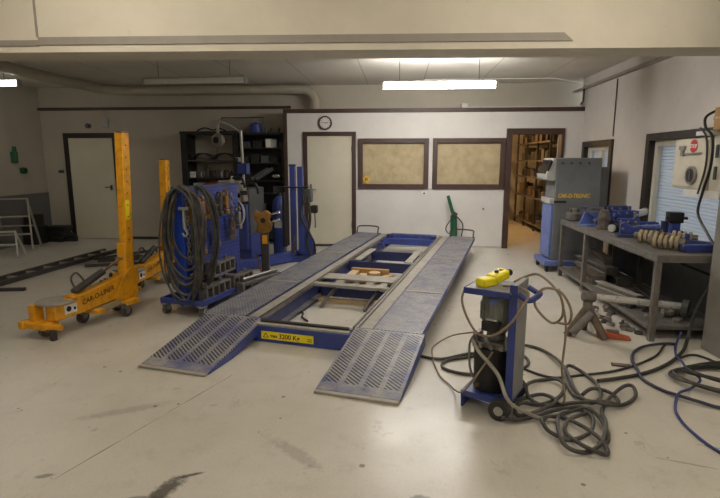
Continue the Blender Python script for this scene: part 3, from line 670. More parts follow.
# steel jaw blocks on tray
def jaw(u, v, z, a, L, label):
    t = thing('chassis_clamp', label, 'clamp', tl(u, v, z), R(-14) + a, 'steel chassis clamps on the trolley tray')
    m = M().box((-.05, -L / 2, 0), (.05, L / 2, .025)).box((-.05, -L / 2, .125), (.05, L / 2, .15)); n = 4
    for k in range(n + 1):
        y = -L / 2 + .015 + (L - .03) * k / n; m.box((-.05, y - .015, .025), (.05, y + .015, .125))
    m.obj('jaw_body', 'cast', t, bev=.004); M().box((-.06, -L / 2 - .01, .15), (.06, -L / 2 + .1, .175)).obj('jaw_plate', 'steel', t)
    M().cyl((0, L * .2, .15), (0, L * .2, .19), .018, n=10).obj('bolt', 'steel', t); return t
jaw(.19, -.2, .151, 0, .46, 'slotted steel chassis clamp on tray, nearest the ramp')
jaw(.19, .3, .151, .05, .46, 'slotted steel chassis clamp at far end of trolley tray')
jaw(.11, .05, .345, .1, .5, 'slotted steel chassis clamp laid on top of the others')
jaw(-.17, .1, .151, 0, .5, 'slotted steel chassis clamp behind the trolley boards')
bx = thing('steel_beam_clamp', 'long perforated steel clamp standing by the trolley tray end', 'clamp', tl(.38, .42, 0), R(-24))
m = M().box((-.05, -.35, .02), (.05, .35, .06)).box((-.05, -.35, .2), (.05, .35, .24))
for k in range(6): m.box((-.05, -.35 + k * .133, .06), (.05, -.315 + k * .133, .2))
m.obj('beam_body', 'cast', bx, bev=.004); M().box((-.07, -.3, 0), (.07, -.2, .02)).box((-.07, .2, 0), (.07, .3, .02)).obj('foot', 'steel', bx); M().cyl((0, -.3, .27), (0, .32, .27), .02).obj('screw', 'steel', bx)

# ------------------------------------------------------------------ spot welder with boom
sw = thing('spot_welder', 'grey and blue spot welder with balancer boom behind the tool trolley', 'welder', (-2.45, 7.78, 0), R(-6))
M().box((-.26, -.3, .12), (.26, .3, .5)).obj('lower_cabinet', 'blue', sw, bev=.01)
M().box((-.26, -.3, .5), (.26, .3, 1.18)).obj('upper_cabinet', 'greyd', sw, bev=.015)
pn = M().box((-.22, -.32, 1.0), (.2, -.3, 1.3)).obj('control_panel', 'greyl', sw, bev=.006)
M().cyl((-.1, -.325, 1.2), (-.1, -.32, 1.2), .025).obj('knob', 'yellow', pn); M().box((.0, -.324, 1.05), (.12, -.32, 1.12)).obj('display', 'screen', pn)
M().box((.05, -.36, .25), (.24, -.3, .95)).obj('side_panel', 'blue', sw, bev=.02)
mast = M().cyl((-.03, .2, 1.1), (-.05, .2, 2.05), .022, n=14).obj('mast', 'alu', sw)
M().box((-.1, .13, 1.38), (.05, .27, 1.55)).obj('mast_clamp', 'blue', mast, bev=.008)
M().tube([(-.05, .2, 2.02), (-.18, .12, 2.12), (-.34, 0, 2.2)], .014, 8, 3).obj('boom', 'alu', mast)
M().ring((-.34, 0, 2.17), (0, 1, 0), .04, .015, .03, 14).box((-.36, -.015, 2.0), (-.32, .015, 2.14)).obj('boom_hook', 'alu', mast)
bl = M().lathe([(.001, -.05), (.06, -.05), (.1, -.035), (.11, 0), (.1, .035), (.05, .045), (.001, .045)], (-.34, 0, 1.9), (0.25, 1, 0), 24).obj('balancer_reel', 'steel', sw)
M().lathe([(.001, -.062), (.05, -.062), (.055, -.045), (.001, -.045)], (-.34, 0, 1.9), (0.25, 1, 0), 20).obj('reel_hub', 'blackm', bl)
M().cyl((-.36, 0, 1.79), (-.37, 0, 1.68), .005, n=6).sph((-.37, 0, 1.67), .018).obj('reel_cord', 'blackm', bl)
for k in range(4):
    m = M().tube([(.06 + .16 * math.cos(a * PI / 5), -.40 - .012 * k, .82 + (.2 + .012 * k) * math.sin(a * PI / 5)) for a in range(10)], .012, 8, 3, True); m.obj('cable_loop', 'greyl' if k % 2 else 'steel', sw)
for k, (x, z, a) in enumerate(((.04, 1.2, .4), (.24, 1.12, -.5))):
    g = M().cyl((x, -.42, z - .12), (x + .05 * a, -.42, z + .06), .05, n=14).obj('weld_gun', 'steel', sw); M().cyl((x, -.42, z + .06), (x + .1 * a, -.46, z + .16), .04, .025, n=14).obj('gun_collar', 'greyl', g)
    M().tube([(x + .1 * a, -.46, z + .14), (x + .2, -.5, z + .14), (x + .24, -.5, z + .0)], .018, 8, 3).obj('gun_arm', 'blackm', g); M().box((x - .05, -.47, z - .02), (x + .05, -.39, z + .04)).obj('grip', 'blackm', g)
M().tube([(-.18, -.38, 1.15), (-.2, -.4, .8), (-.05, -.42, .5), (.12, -.4, .8), (.1, -.38, 1.0)], .02, 8).obj('weld_cable', 'rubber', sw)
for x, y in ((-.2, -.24), (.2, -.24), (-.2, .24), (.2, .24)):
    M().cyl((x - .02, y, .06), (x + .02, y, .06), .06, n=16).box((x - .03, y - .03, .05), (x + .03, y + .03, .121)).obj('caster', 'blackm', sw)

# clamp stand with yellow head
cs = thing('clamp_stand', 'dark post stand with worn yellow clamp head', 'clamp stand', (-1.83, 6.75, 0), R(8))
M().box((-.04, -.05, .03), (.06, .05, .66)).obj('post', 'steeld', cs, bev=.006)
M().box((-.02, -.052, .48), (.05, -.05, .6)).obj('yellow_tape', 'yellow', cs)
M().box((-.3, -.04, 0), (.12, .04, .03)).box((-.02, -.2, 0), (.06, .2, .03)).obj('foot', 'steeld', cs, bev=.004)
hd = M().prism([(-.1, -.06, .64), (0, -.06, .62), (.09, -.06, .64), (.12, -.06, .74), (.08, -.06, .8), (.11, -.06, .88), (.04, -.06, .93), (-.05, -.06, .9), (-.1, -.06, .94), (-.13, -.06, .86), (-.08, -.06, .76)], (0, .12, 0)).obj('clamp_head', 'brass', cs, bev=.01)
M().cyl((0, -.064, .8), (0, -.06, .8), .035).obj('bore', 'ink', hd)
for z in (.78, .88): M().cyl((.12, 0, z), (.2, 0, z + .02), .016, n=10).sph((.21, 0, z + .02), .024).obj('clamp_bolt', 'chrome', hd)
M().bar((-.1, -.06, .35), (-.03, -.09, .05), .014, .014).obj('lever', 'brass', cs)

# blue drum behind
t = thing('gas_cylinder', 'blue gas cylinder standing against the black shelving', 'gas cylinder', (-1.98, 8.3, 0))
M().lathe([(.001, 0), (.105, 0), (.11, .02), (.11, .86), (.095, .95), (.05, 1.0), (.03, 1.02), (.001, 1.02)], (0, 0, 0), n=24).obj('cylinder_body', 'blue', t)
M().cyl((0, 0, 1.02), (0, 0, 1.07), .04, n=16).obj('valve', 'blackm', t); M().box((-.06, -.115, .5), (.06, -.1, .62)).obj('paper_label', 'greyl', t)
t = thing('vacuum_drum', 'dark round drum left of the blue gas cylinder', 'drum', (-2.42, 8.4, 0))
M().lathe([(.001, 0), (.17, 0), (.18, .03), (.18, .5), (.17, .54), (.001, .54)], (0, 0, 0), n=24).obj('drum_body', 'blackm', t); M().lathe([(.16, .54), (.19, .55), (.17, .66), (.1, .7), (.001, .7)], (0, 0, 0), n=24).obj('drum_lid', 'greyd', t)

# blue tower with floor beam
bt = thing('pulling_tower', 'blue twin-post pulling tower with long floor beam beside the left runway', 'pulling tower', (-1.62, 7.95, 0), R(0))
for x in (-.09, .03): M().box((x, -.05, .12), (x + .085, .05, 1.5)).obj('post', 'blue', bt, bev=.008)
M().box((-.1, -.04, 1.5), (.0, .04, 1.535)).obj('post_cap', 'blued', bt)
M().box((-.2, -.07, 1.17), (.2, .07, 1.19)).obj('cross_plate', 'blackm', bt, bev=.003)
fbm = M().bar((-.75, -.95, .09), (.05, .12, .09), .13, .15).obj('floor_beam', 'blue', bt, bev=.01)
M().bar((-.78, -.99, .09), (-.75, -.95, .09), .15, .17).obj('beam_cap', 'blued', fbm)
M().prism([(.08, -.04, .1), (.3, -.04, .1), (.3, -.04, .18), (.12, -.04, .75), (.08, -.04, .75)], (0, .02, 0)).prism([(.08, .02, .1), (.3, .02, .1), (.3, .02, .18), (.12, .02, .75), (.08, .02, .75)], (0, .02, 0)).obj('gusset', 'blue', bt, bev=.004)
M().box((-.12, -.12, .0), (.32, .14, .1)).obj('foot_plate', 'blue', bt, bev=.006)
M().cyl((-.17, -.09, .25), (-.17, -.09, 1.1), .035, n=14).obj('ram_cylinder', 'blackm', bt)
M().cyl((-.17, -.09, .1), (-.17, -.09, .25), .018, n=10).obj('ram_rod', 'chrome', bt)
M().box((.14, -.1, .95), (.26, .06, 1.16)).obj('pump_housing', 'greyd', bt, bev=.015)
M().box((.24, -.08, .78), (.34, .04, .9)).obj('control_box', 'blackm', bt, bev=.01)
M().tube([(.2, -.1, 1.05), (.24, -.13, .7), (.18, -.14, .35), (.24, -.12, .12)], .022, 8).obj('hose', 'rubber', bt)
M().tube([(.16, -.11, 1.0), (.1, -.15, .75), (.22, -.16, .5), (.3, -.12, .3), (.28, -.1, .1)], .018, 8).obj('hose', 'rubber', bt)
M().tube([(.3, -.05, .78), (.31, -.07, .6), (.3, -.05, .55)], .008, 6).obj('cord', 'blackm', bt)
m = M()
for k in range(7): m.ring((-.02 + .01 * (k % 2), -.12 - .006 * k, .42 - .045 * k), (k % 2, 1 - k % 2, .2), .026, .014, .012, 10)
m.obj('chain', 'rust', bt)

# ------------------------------------------------------------------ black shelving at the back
sh = thing('shelving_unit', 'tall black shelving unit in the back recess', 'shelf', (0, 0, 0))
X0, XM, X1, YF, YB = -4.14, -3.1, -2.16, 9.55, 9.97
m = M()
M().box((X0, YF, 0), (X0 + .12, YB, 2.1)).obj('side_panel', 'blackm', sh); M().box((XM - .04, YF, 0), (XM + .06, YB, 2.08)).obj('divider', 'blackm', sh); M().box((X1 - .04, YF, 0), (X1, YB, 2.08)).obj('side_panel', 'blackm', sh)
M().box((XM + .06, YB - .02, 0), (X1 - .04, YB, 2.08)).obj('back_panel', 'black', sh)
M().box((X0, YF - .02, 2.08), (XM, YB, 2.13)).box((XM, YF - .02, 2.06), (X1, YB, 2.1)).obj('top_board', 'blackm', sh)
for z in (1.6, 1.27, 1.08, .6, .15): M().box((X0 + .12, YF, z - .025), (XM - .04, YB - .03, z)).obj('shelf_board', 'blackm' if z < 1.5 else 'greyd', sh)
for z in (1.83, 1.55, 1.22, .98, .5, .12): M().box((XM + .06, YF, z - .025), (X1 - .04, YB - .021, z)).obj('shelf_board', 'blackm', sh)
# fenders on the upper left shelf
for i, (x, lb) in enumerate(((-3.78, 'black arched wheel liner on left of upper shelf'), (-3.35, 'black arched wheel liner on right of upper shelf'))):
    m = M(); n = 10
    for k in range(n):
        a0, a1 = PI * (.12 + .76 * k / n), PI * (.12 + .76 * (k + 1) / n)
        m.prism([(x + .22 * math.cos(a), 9.62, 1.605 + .16 * math.sin(a) - .05 + d) for a, d in ((a0, 0), (a1, 0), (a1, .02), (a0, .02))], (0, .22, 0))
    tag(m.obj('wheel_liner', 'black'), lb, 'car part', 'wheel liners on black shelving')
def jar(x, y, z, r, h, mat, lb, grp, cap='blackm', cat='bottle', nm='jar'):
    t = thing(nm, lb, cat, (x, y, z), 0, grp)
    M().lathe([(.001, 0), (r, 0), (r, h * .72), (r * .55, h * .85), (.001, h * .85)], (0, 0, 0), n=14).obj('jar_body', mat, t); M().cyl((0, 0, h * .85), (0, 0, h), r * .5, n=12).obj('lid', cap, t)
mats = ['steeld', 'steel', 'greyl', 'steeld', 'black', 'brass', 'greyd', 'steel', 'steeld', 'rust', 'greyd', 'steel']
nmc = dict(steeld='dark grey', steel='grey metal', greyl='pale grey', black='black', brass='brassy', greyd='dark', rust='rusty brown')
for i in range(12):
    h = .16 if i not in (3,) else .27; r = .032 if i != 3 else .05
    jar(-3.88 + i * .066, 9.66 + .02 * (i % 3), 1.272, r, h * (.8 + .03 * (i % 5)), mats[i], '%s bottle, %s from left on the middle shelf of black shelving' % (nmc[mats[i]], ORD[i]), 'bottles on the middle shelf')
t = thing('carton', 'small white carton at left end of middle shelf', 'box', (-3.96, 9.6, 1.272)); M().box((-.05, 0, 0), (.05, .1, .11)).obj('carton_body', 'white', t, bev=.003); M().box((-.05, -.001, .05), (.05, .0, .06)).obj('flap', 'greyl', t)
for i, (x, mt, lb) in enumerate(((-3.85, 'greyl', 'pale plastic tray on lower left shelf'), (-3.6, 'red', 'small red tool case on lower left shelf'), (-3.35, 'greyd', 'dark grey tray at right of lower left shelf'))):
    t = thing('parts_tray', lb, 'tray', (x, 9.7, 1.082), 0, 'trays on lower left shelf'); M().box((-.1, -.1, 0), (.1, .1, .07)).obj('tray_body', mt, t, bev=.006); M().box((-.105, -.105, .07), (.105, .105, .085)).obj('rim', mt, t)
def carton(x, y, z, sx, sy, sz, mat, lb, grp, rz=0, nm='carton', cat='box'):
    t = thing(nm, lb, cat, (x, y, z), rz, grp)
    M().box((-sx / 2, -sy / 2, 0), (sx / 2, sy / 2, sz)).obj('carton_body', mat, t, bev=.003); M().box((-sx / 2 - .002, -sy / 2 - .002, sz), (sx / 2 + .002, sy / 2 + .002, sz + .008)).obj('lid', mat, t)
carton(-2.47, 9.68, 1.832, .1, .12, .15, 'white', 'white carton, left one of two on top right shelf', 'white cartons'); carton(-2.36, 9.68, 1.832, .09, .12, .14, 'greyl', 'white carton, right one of two on top right shelf', 'white cartons')
carton(-2.24, 9.7, 1.832, .08, .1, .1, 'greyd', 'dark grey carton right of the white ones', 'white cartons')
for i, (x, z, mt, w, h, lb) in enumerate(((-2.9, 1.832, 'greyd', .16, .1, 'dark box left on top right shelf'), (-2.68, 1.832, 'black', .18, .13, 'black box beside the white cartons'), (-2.92, 1.552, 'steeld', .12, .1, 'grey box at left of second right shelf'),
        (-2.74, 1.552, 'black', .16, .14, 'black box second from left on second right shelf'), (-2.55, 1.552, 'greyd', .14, .12, 'dark box in middle of second right shelf'), (-2.36, 1.552, 'black', .14, .1, 'black box at right of second right shelf'),
        (-2.9, 1.222, 'black', .18, .12, 'black box at left of third right shelf'), (-2.3, .982, 'greyd', .2, .12, 'dark box on fourth right shelf'), (-2.3, .502, 'black', .2, .3, 'black tub on low right shelf'), (-2.75, .502, 'greyd', .3, .25, 'grey tub on low right shelf'), (-2.6, .122, 'black', .5, .28, 'black crate on bottom right shelf'),
        (-3.6, .602, 'black', .5, .28, 'black crate on low left shelf'), (-3.6, .152, 'greyd', .5, .3, 'dark crate on bottom left shelf'))):
    carton(x, 9.72, z, w, .2, h, mt, lb, 'boxes on black shelving', nm='storage_box')
carton(-3.04, 9.58, 1.56, .1, .06, .08, 'greyl', 'small pale box hung on shelving divider', None, nm='switch_box')
t = thing('headlight', 'clear chrome headlight on third right shelf', 'headlight', (-2.33, 9.68, 1.222)); M().sph((0, 0, .07), (.12, .08, .07)).obj('lens', 'chrome', t); M().box((-.11, .02, .01), (.11, .12, .12)).obj('housing', 'black', t, bev=.02)
for i, (lb, dx) in enumerate((('long grey bumper strip leaning on third right shelf', 0), ('second bumper strip leaning beside the first', .09))):
    tag(M().bar((-2.82 + dx, 9.62, 1.235), (-2.5 + dx, 9.72, 1.44), .02, .07).obj('bumper_strip', 'greyd' if i else 'steeld', bev=.006), lb, 'car part', 'bumper strips on black shelving')
# on top of the shelving
t = thing('mesh_panel', 'grey wire mesh panel leaning on top of shelving', 'panel', (-3.0, 9.75, 2.13), 0)
m = M()
for k in range(17): m.cyl((-.42 + k * .05, 0, .015), (-.42 + k * .05, .1, .26), .004, n=5)
for k in range(7): m.cyl((-.42, .015 * k + .005, .015 + k * .04), (.38, .015 * k + .005, .015 + k * .04), .004, n=5)
m.obj('wire_grid', 'steel', t); M().tube([(-.43, 0, .01), (.39, 0, .01), (.39, .1, .27), (-.43, .1, .27)], .008, 6, 0, True).obj('frame', 'steeld', t)
t = thing('blue_canister', 'blue canister on top of black shelving', 'canister', (-2.72, 9.7, 2.1)); M().lathe([(.001, 0), (.1, 0), (.11, .06), (.1, .16), (.04, .2), (.001, .2)], (0, 0, 0), n=16).obj('canister_body', 'blue', t); M().tube([(-.09, 0, .14), (0, 0, .26), (.09, 0, .14)], .008, 6).obj('handle', 'greyl', t)
for i, x in enumerate((-2.52, -2.42, -2.27)):
    t = thing('spray_can', '%s small dark can standing right of the blue canister' % ORD[i], 'can', (x, 9.68, 2.1), 0, 'cans on top of shelving'); M().cyl((0, 0, 0), (0, 0, .08), .022, n=12).obj('can_body', 'greyd', t); M().cyl((0, 0, .08), (0, 0, .1), .01, n=8).obj('nozzle', 'black', t)
tag(M().tube([(-3.85, 9.66, 2.145), (-3.7, 9.66, 2.2), (-3.55, 9.7, 2.16), (-3.42, 9.66, 2.19), (-3.3, 9.7, 2.145)], .014, 6).obj('cable', 'blackm'), 'tangled dark cable on top left of black shelving', 'cable')

# ------------------------------------------------------------------ left corner
def stepladder(loc, rz, h, w, n, spread, label, mat, nm):
    t = thing(nm, label, 'step ladder', loc, rz)
    for s in (-1, 1):
        M().bar((s * w * .5, -spread, 0), (s * w * .38, 0, h), .028, .06).obj('front_rail', mat, t, bev=.003)
        M().bar((s * w * .5, spread, 0), (s * w * .36, .02, h - .02), .024, .04).obj('rear_rail', mat, t, bev=.003)
    for k in range(1, n + 1):
        f = k / (n + .0) if n < 3 else k / n; z = h * f; y = -spread * (1 - f); ww = w * (.5 - .12 * f) * 2 - .02
        M().box((-ww / 2, y - .05, z - .015), (ww / 2, y + .06, z + .006)).obj('step', mat, t, bev=.004)
    M().cyl((-w * .44, spread * .55, h * .45), (w * .44, spread * .55, h * .45), .01, n=8).obj('cross_rod', mat, t); return t
stepladder((-6.88, 8.6, 0), R(24), .92, .62, 3, .3, 'tall grey step ladder against the left wall', 'dusty', 'step_ladder')
stepladder((-6.6, 7.95, 0), R(20), .42, .5, 2, .18, 'low pale two-step stool in front of the step ladder', 'greyl', 'step_stool')
for i in range(6):
    o = M().box((-.22, -.14, 0), (.22, .14, .05)).box((-.2, -.15, .0), (-.1, -.14, .04)).obj('rubber_mat', 'black', bev=.01)
    tag(o, '%s black rubber mat up in the pile by left wall corner' % ORD[i], 'mat', 'black mats in left corner'); place(o, (-6.83 + .03 * (i % 3), 9.62 - .02 * (i % 2), .052 * i), (0, 0, .1 * ((i % 3) - 1)))
t = thing('crate', 'black crate against the grey dado behind step ladder', 'crate', (-7.02, 9.27, 0), R(0)); M().box((-.14, -.15, 0), (.14, .15, .32)).obj('crate_body', 'black', t, bev=.01); M().box((-.15, -.16, .32), (.15, .16, .35)).obj('rim', 'blackm', t)
carton(-7.02, 9.27, .352, .22, .26, .2, 'black', 'black box on the crate in left corner', None)
o = M().box((-.2, -.05, 0), (.2, .05, .12)).box((-.18, -.052, .06), (.18, -.05, .07)).obj('black_panel', 'blackm', bev=.01); tag(o, 'low black bar on floor left of the left door', 'panel'); place(o, (-6.62, 9.6, 0), (0, 0, .1))
# long frame lying on floor
fr = thing('floor_frame', 'long dusty steel ladder frame lying on the left floor', 'frame', (-5.15, 7.2, 0), R(-4))
for x in (-.12, .12): M().box((x - .025, -1.6, 0), (x + .025, 1.3, .06)).obj('side_rail', 'steeld', fr, bev=.004)
for k in range(9): M().box((-.095, -1.5 + k * .33, .015), (.095, -1.46 + k * .33, .045)).obj('rung', 'dusty', fr)
for i, (a, b, lb) in enumerate((((-5.0, 5.75, .02), (-4.62, 5.82, .02), 'short steel bar on floor beside the yellow front foot'), ((-4.72, 7.2, .025), (-4.0, 7.5, .025), 'long steel bar on floor behind yellow tower'), ((-4.9, 7.75, .02), (-4.35, 8.6, .02), 'thin steel bar on floor near left door'))):
    tag(M().bar(a, b, .05, .04).obj('steel_bar', 'steeld', bev=.004), lb, 'bar')
o = M().box((-.3, -.22, 0), (.3, .22, .02)).obj('rubber_sheet', 'rubber', bev=.005); tag(o, 'dark rubber sheet on floor in front of left door', 'mat'); place(o, (-4.55, 7.9, 0), (0, 0, .3))

# ------------------------------------------------------------------ green stand at the office wall
t = thing('hand_pump', 'green hand pump stand leaning at the office wall', 'pump', (1.0, 9.25, 0))
M().box((-.1, -.06, 0), (.1, .06, .04)).obj('foot', 'green', t, bev=.005); M().cyl((0, 0, .04), (-.02, 0, .62), .06, n=16).obj('pump_body', 'green', t); M().bar((-.02, 0, .6), (-.13, .02, .97), .05, .055).obj('lever', 'green', t, bev=.005)
M().tube([(.03, -.05, .6), (.14, -.07, .45), (.1, -.07, .15)], .012, 6).obj('hose', 'blackm', t); M().tube([(-.05, -.05, .58), (-.16, -.07, .4), (-.1, -.07, .3), (-.04, -.06, .4)], .009, 6).obj('hose', 'blackm', t); M().cyl((-.05, -.01, .64), (.02, -.01, .6), .06, n=14).obj('collar', 'steeld', t)

# ------------------------------------------------------------------ storage room shelving
def rack(loc, rz, L, D, zs, label, n):
    t = thing('storage_rack', label, 'shelf', loc, rz)
    for k in range(n):
        x = -L / 2 + L * k / (n - 1)
        for y in (0, D): M().box((x - .02, y - .02, 0), (x + .02, y + .02, 2.25)).obj('upright', 'steeld', t)
    for z in zs: M().box((-L / 2, -.02, z - .035), (L / 2, D + .02, z)).obj('shelf_board', 'bench', t)
    return t
ZS = (.16, .76, 1.22, 1.6, 2.0)
rack((3.06, 12.3, 0), R(-90), 2.9, .5, ZS, 'steel rack along right side of store room', 4)
rack((2.0, 13.5, 0), R(0), 1.5, .45, ZS, 'steel rack across far end of store room', 3)
rnd = random.Random(4); MB = ['warmbox', 'steeld', 'black', 'rust', 'rust', 'greyd', 'blackm', 'cast']; MN = dict(cast='pale grey', warmbox='brown', steeld='grey', black='black', rust='rusty', card='tan', greyd='dark grey', blackm='black')
SN = ['bottom', 'second', 'third', 'fourth', 'top']
for zi, z in enumerate(ZS):
    y = 10.98; i = 0
    while y < 13.5 and i < 13:
        w = rnd.uniform(.13, .24); h = rnd.uniform(.12, .3) if zi else rnd.uniform(.1, .2); mt = rnd.choice(MB)
        lb = '%s parts box, %s from doorway on %s shelf of right store rack' % (MN[mt], ORD[i], SN[zi]); x = 3.27 + rnd.uniform(-.05, .05)
        if rnd.random() < .55: carton(x, y + w / 2, z + .002, .3, w - .03, min(h, .3), mt, lb, 'parts boxes in the store room', 0, 'parts_box')
        else: jar(x - .06, y + w / 2, z + .002, w * .42, min(h, .3), mt, lb.replace('parts box', 'parts can'), 'parts cans in the store room', nm='parts_can', cat='can')
        y += w + .02; i += 1
    x = 1.32; i = 0
    while x < 2.6 and i < 8:
        w = rnd.uniform(.14, .22); h = rnd.uniform(.14, .3); mt = rnd.choice(['warmbox', 'card', 'rust', 'steeld'])
        carton(x + w / 2, 13.7, z + .002, w - .02, .25, h, mt, '%s box, %s from left on %s shelf of far store rack' % (MN[mt], ORD[i], SN[zi]), 'boxes on the far store rack', 0, 'parts_box'); x += w + .02; i += 1
t = thing('lamp', 'warm lit lamp on the store room ceiling', 'ceiling light', (1.75, 11.9, 2.42)); M().box((-.06, -.5, 0), (.06, .5, .08)).obj('housing', 'greyl', t); M().box((-.05, -.48, -.04), (.05, .48, 0)).obj('diffuser', 'tubewarm', t)

# ------------------------------------------------------------------ grey measuring cabinet
cb = thing('measuring_cabinet', 'grey computer cabinet with tilted monitor hood on blue wheeled base', 'cabinet', (0, 0, 0))
cY0, cY1 = 7.45, 7.95
M().box((2.2, cY0, .16), (2.82, cY1, 1.63)).obj('body', 'greycab', cb, bev=.012)
M().prism([(2.2, cY0 + .0, 1.625), (2.15, cY0, 1.625), (2.06, cY0, 1.40), (2.07, cY0, 1.33), (2.12, cY0, 1.31), (2.2, cY0, 1.31)], (0, cY1 - cY0, 0)).obj('monitor_hood', 'greyl', cb, bev=.012)
M().prism([(2.146, cY0 + .04, 1.60), (2.135, cY0 + .04, 1.603), (2.053, cY0 + .04, 1.41), (2.064, cY0 + .04, 1.405)], (0, cY1 - cY0 - .08, 0)).prism([(2.146, cY0 - .002, 1.58), (2.125, cY0 - .002, 1.59), (2.072, cY0 - .002, 1.45), (2.094, cY0 - .002, 1.44)], (0, .01, 0)).obj('screen', 'screen', cb)
M().box((2.165, cY0 + .02, .2), (2.2, cY1 - .02, .98)).obj('front_door', 'bluel', cb, bev=.008)
M().box((2.14, cY0 + .01, .98), (2.2, cY1 - .01, 1.06)).obj('keyboard_shelf', 'greyl', cb, bev=.008)
M().box((2.1, cY0 - .05, .09), (2.86, cY1 + .03, .165)).obj('base', 'bluel', cb, bev=.01)
M().box((2.26, cY0 - .004, .3), (2.72, cY0, 1.55)).obj('side_panel', 'greycab', cb, bev=.002)
M().box((2.19, cY0 - .012, 1.0), (2.36, cY0, 1.03)).obj('grip_slot', 'black', cb)
text('lettering', 'CAR-O-TRONIC', .078, 'goldink', cb, (2.24, cY0 - .0045, 1.075), (1, 0, 0), (0, 0, 1), shear=.2, bold=.003, th=.001, sx=.78)
m = M()
for k in range(4): m.box((2.26 + k * .12, cY0 - .0048, 1.54), (2.3 + k * .12, cY0 - .003, 1.57), (0, .3 * k, 0))
m.obj('scuffs', 'greyd', cb)
for x, y in ((2.15, cY0), (2.78, cY0), (2.15, cY1 - .02), (2.78, cY1 - .02)):
    c = M().box((x - .03, y - .03, .07), (x + .03, y + .03, .095)).obj('caster', 'blackm', cb); M().cyl((x - .02, y, .04), (x + .02, y, .04), .04, n=16).obj('wheel', 'blackm', c)
t = thing('locker', 'narrow grey locker between the computer cabinet and right wall', 'locker', (3.06, 7.9, 0)); M().box((-.12, -.1, 0), (.0, .2, 1.5)).obj('locker_body', 'greycab', t, bev=.006); M().box((-.123, -.07, .1), (-.12, .17, 1.42)).obj('locker_door', 'greycab', t)

# ------------------------------------------------------------------ workbench
wb = thing('workbench', 'long steel workbench along the right windows piled with blue clamps', 'workbench')
bx0, bx1, by0, by1 = 2.24, 2.95, 4.53, 7.25
M().box((bx0, by0, .755), (bx1, by1, .79)).box((bx0, by0, .72), (bx0 + .03, by1, .755)).box((bx0 + .03, by0, .72), (bx1, by0 + .03, .755)).obj('tabletop', 'bench', wb, bev=.004)
for x in (bx0 + .025, bx1 - .03):
    for y in (by0 + .03, 6.3, by1 - .05): M().box((x - .025, y - .025, 0), (x + .025, y + .025, .72)).obj('leg', 'bench', wb, bev=.003)
M().box((bx0, by0 + .06, .095), (bx1, by1 - .08, .13)).obj('lower_shelf', 'bench', wb, bev=.004)
M().box((bx1 - .01, by0 + .1, .14), (bx1, by1 - .1, .72)).obj('back_panel', 'greyd', wb)
M().bar((bx0 + .25, by0 + .09, .7), (bx1 - .08, by0 + .09, .55), .01, .02).bar((bx1 - .08, by0 + .09, .55), (bx1 - .08, by0 + .09, .16), .01, .02).obj('brace', 'blackm', wb)
ZB = .7905
def on(name, label, cat, x, y, rz=0, grp='repair clamps on the workbench', z=ZB): return thing(name, label, cat, (x, y, z), rz, grp)
t = on('wheel_hub', 'dark knurled wheel hub at far corner of workbench', 'hub', 2.36, 7.08)
M().lathe([(.001, 0), (.08, 0), (.1, .02), (.1, .1), (.07, .12), (.06, .17), (.001, .17)], (0, 0, 0), n=18).obj('hub_body', 'cast', t)
for k in range(5): M().cyl((.07 * math.cos(k * 1.257), .07 * math.sin(k * 1.257), .12), (.07 * math.cos(k * 1.257), .07 * math.sin(k * 1.257), .16), .01, n=8).obj('stud', 'steeld', t)
t = on('angle_bracket', 'light blue folded bracket near far corner of workbench', 'bracket', 2.42, 6.65, R(20))
M().prism([(-.16, 0, 0), (.16, 0, 0), (.1, 0, .16), (-.08, 0, .16)], (0, .02, 0)).obj('web', 'bluel', t, bev=.004); M().box((-.17, -.16, 0), (.17, .0, .015)).obj('flange', 'bluel', t, bev=.003); M().prism([(-.08, 0, .16), (.02, -.16, .015), (.05, -.16, .015), (-.05, 0, .16)], (.015, 0, 0)).obj('rib', 'bluew', t)
t = on('adapter_stack', 'upright stack of grey steel adapters by the light blue bracket', 'adapter', 2.42, 6.22)
for k, (r, h0, h1) in enumerate(((.075, 0, .05), (.06, .05, .1), (.078, .1, .14), (.062, .14, .2), (.05, .2, .23))): M().cyl((0, 0, h0), (0, 0, h1), r, n=18).obj('adapter_ring', 'cast' if k % 2 else 'rust', t, bev=.006)
def long_clamp(x, y, rz, L, label, mat='blue', h=.13, z=ZB):
    t = on('chassis_clamp', label, 'clamp', x, y, rz, z=z)
    M().box((-L / 2, -.05, 0), (L / 2, .05, .04)).obj('clamp_base', mat, t, bev=.005); M().box((-L / 2, -.05, .04), (L / 2, -.035, h)).box((-L / 2, .035, .04), (L / 2, .05, h)).obj('jaw_plate', mat, t, bev=.004)
    for k in range(3): M().cyl((-L * .35 + k * L * .35, -.07, h - .03), (-L * .35 + k * L * .35, .07, h - .03), .014, n=10).obj('clamp_bolt', 'steel', t)
    return t
long_clamp(2.82, 6.95, R(5), .26, 'blue chassis clamp at far end of workbench under the rods')
long_clamp(2.72, 6.62, R(-8), .3, 'long blue chassis clamp in middle far part of workbench', h=.15)
long_clamp(2.66, 6.25, R(12), .3, 'blue chassis clamp behind the adapter stack', 'blued', .14)
long_clamp(2.78, 5.98, R(-4), .26, 'blue chassis clamp below the right window handle', 'blue', .12)
long_clamp(2.62, 5.5, R(25), .24, 'small blue chassis clamp behind the screw clamp', 'blued', .11)
long_clamp(2.84, 6.55, R(70), .24, 'blue chassis clamp turned toward the window far back', 'blue', .17)
long_clamp(2.56, 6.9, R(40), .26, 'dark blue chassis clamp next to the knurled hub', 'blued', .12)
long_clamp(2.62, 6.02, R(-30), .22, 'blue chassis clamp just behind the black cylinder', 'blue', .15)
long_clamp(2.74, 6.64, R(8), .3, 'blue chassis clamp stacked on the long one in far part of bench', 'blued', .09, ZB + .151)
long_clamp(2.68, 6.26, R(-6), .26, 'blue chassis clamp stacked behind the adapter stack', 'blue', .08, ZB + .141)
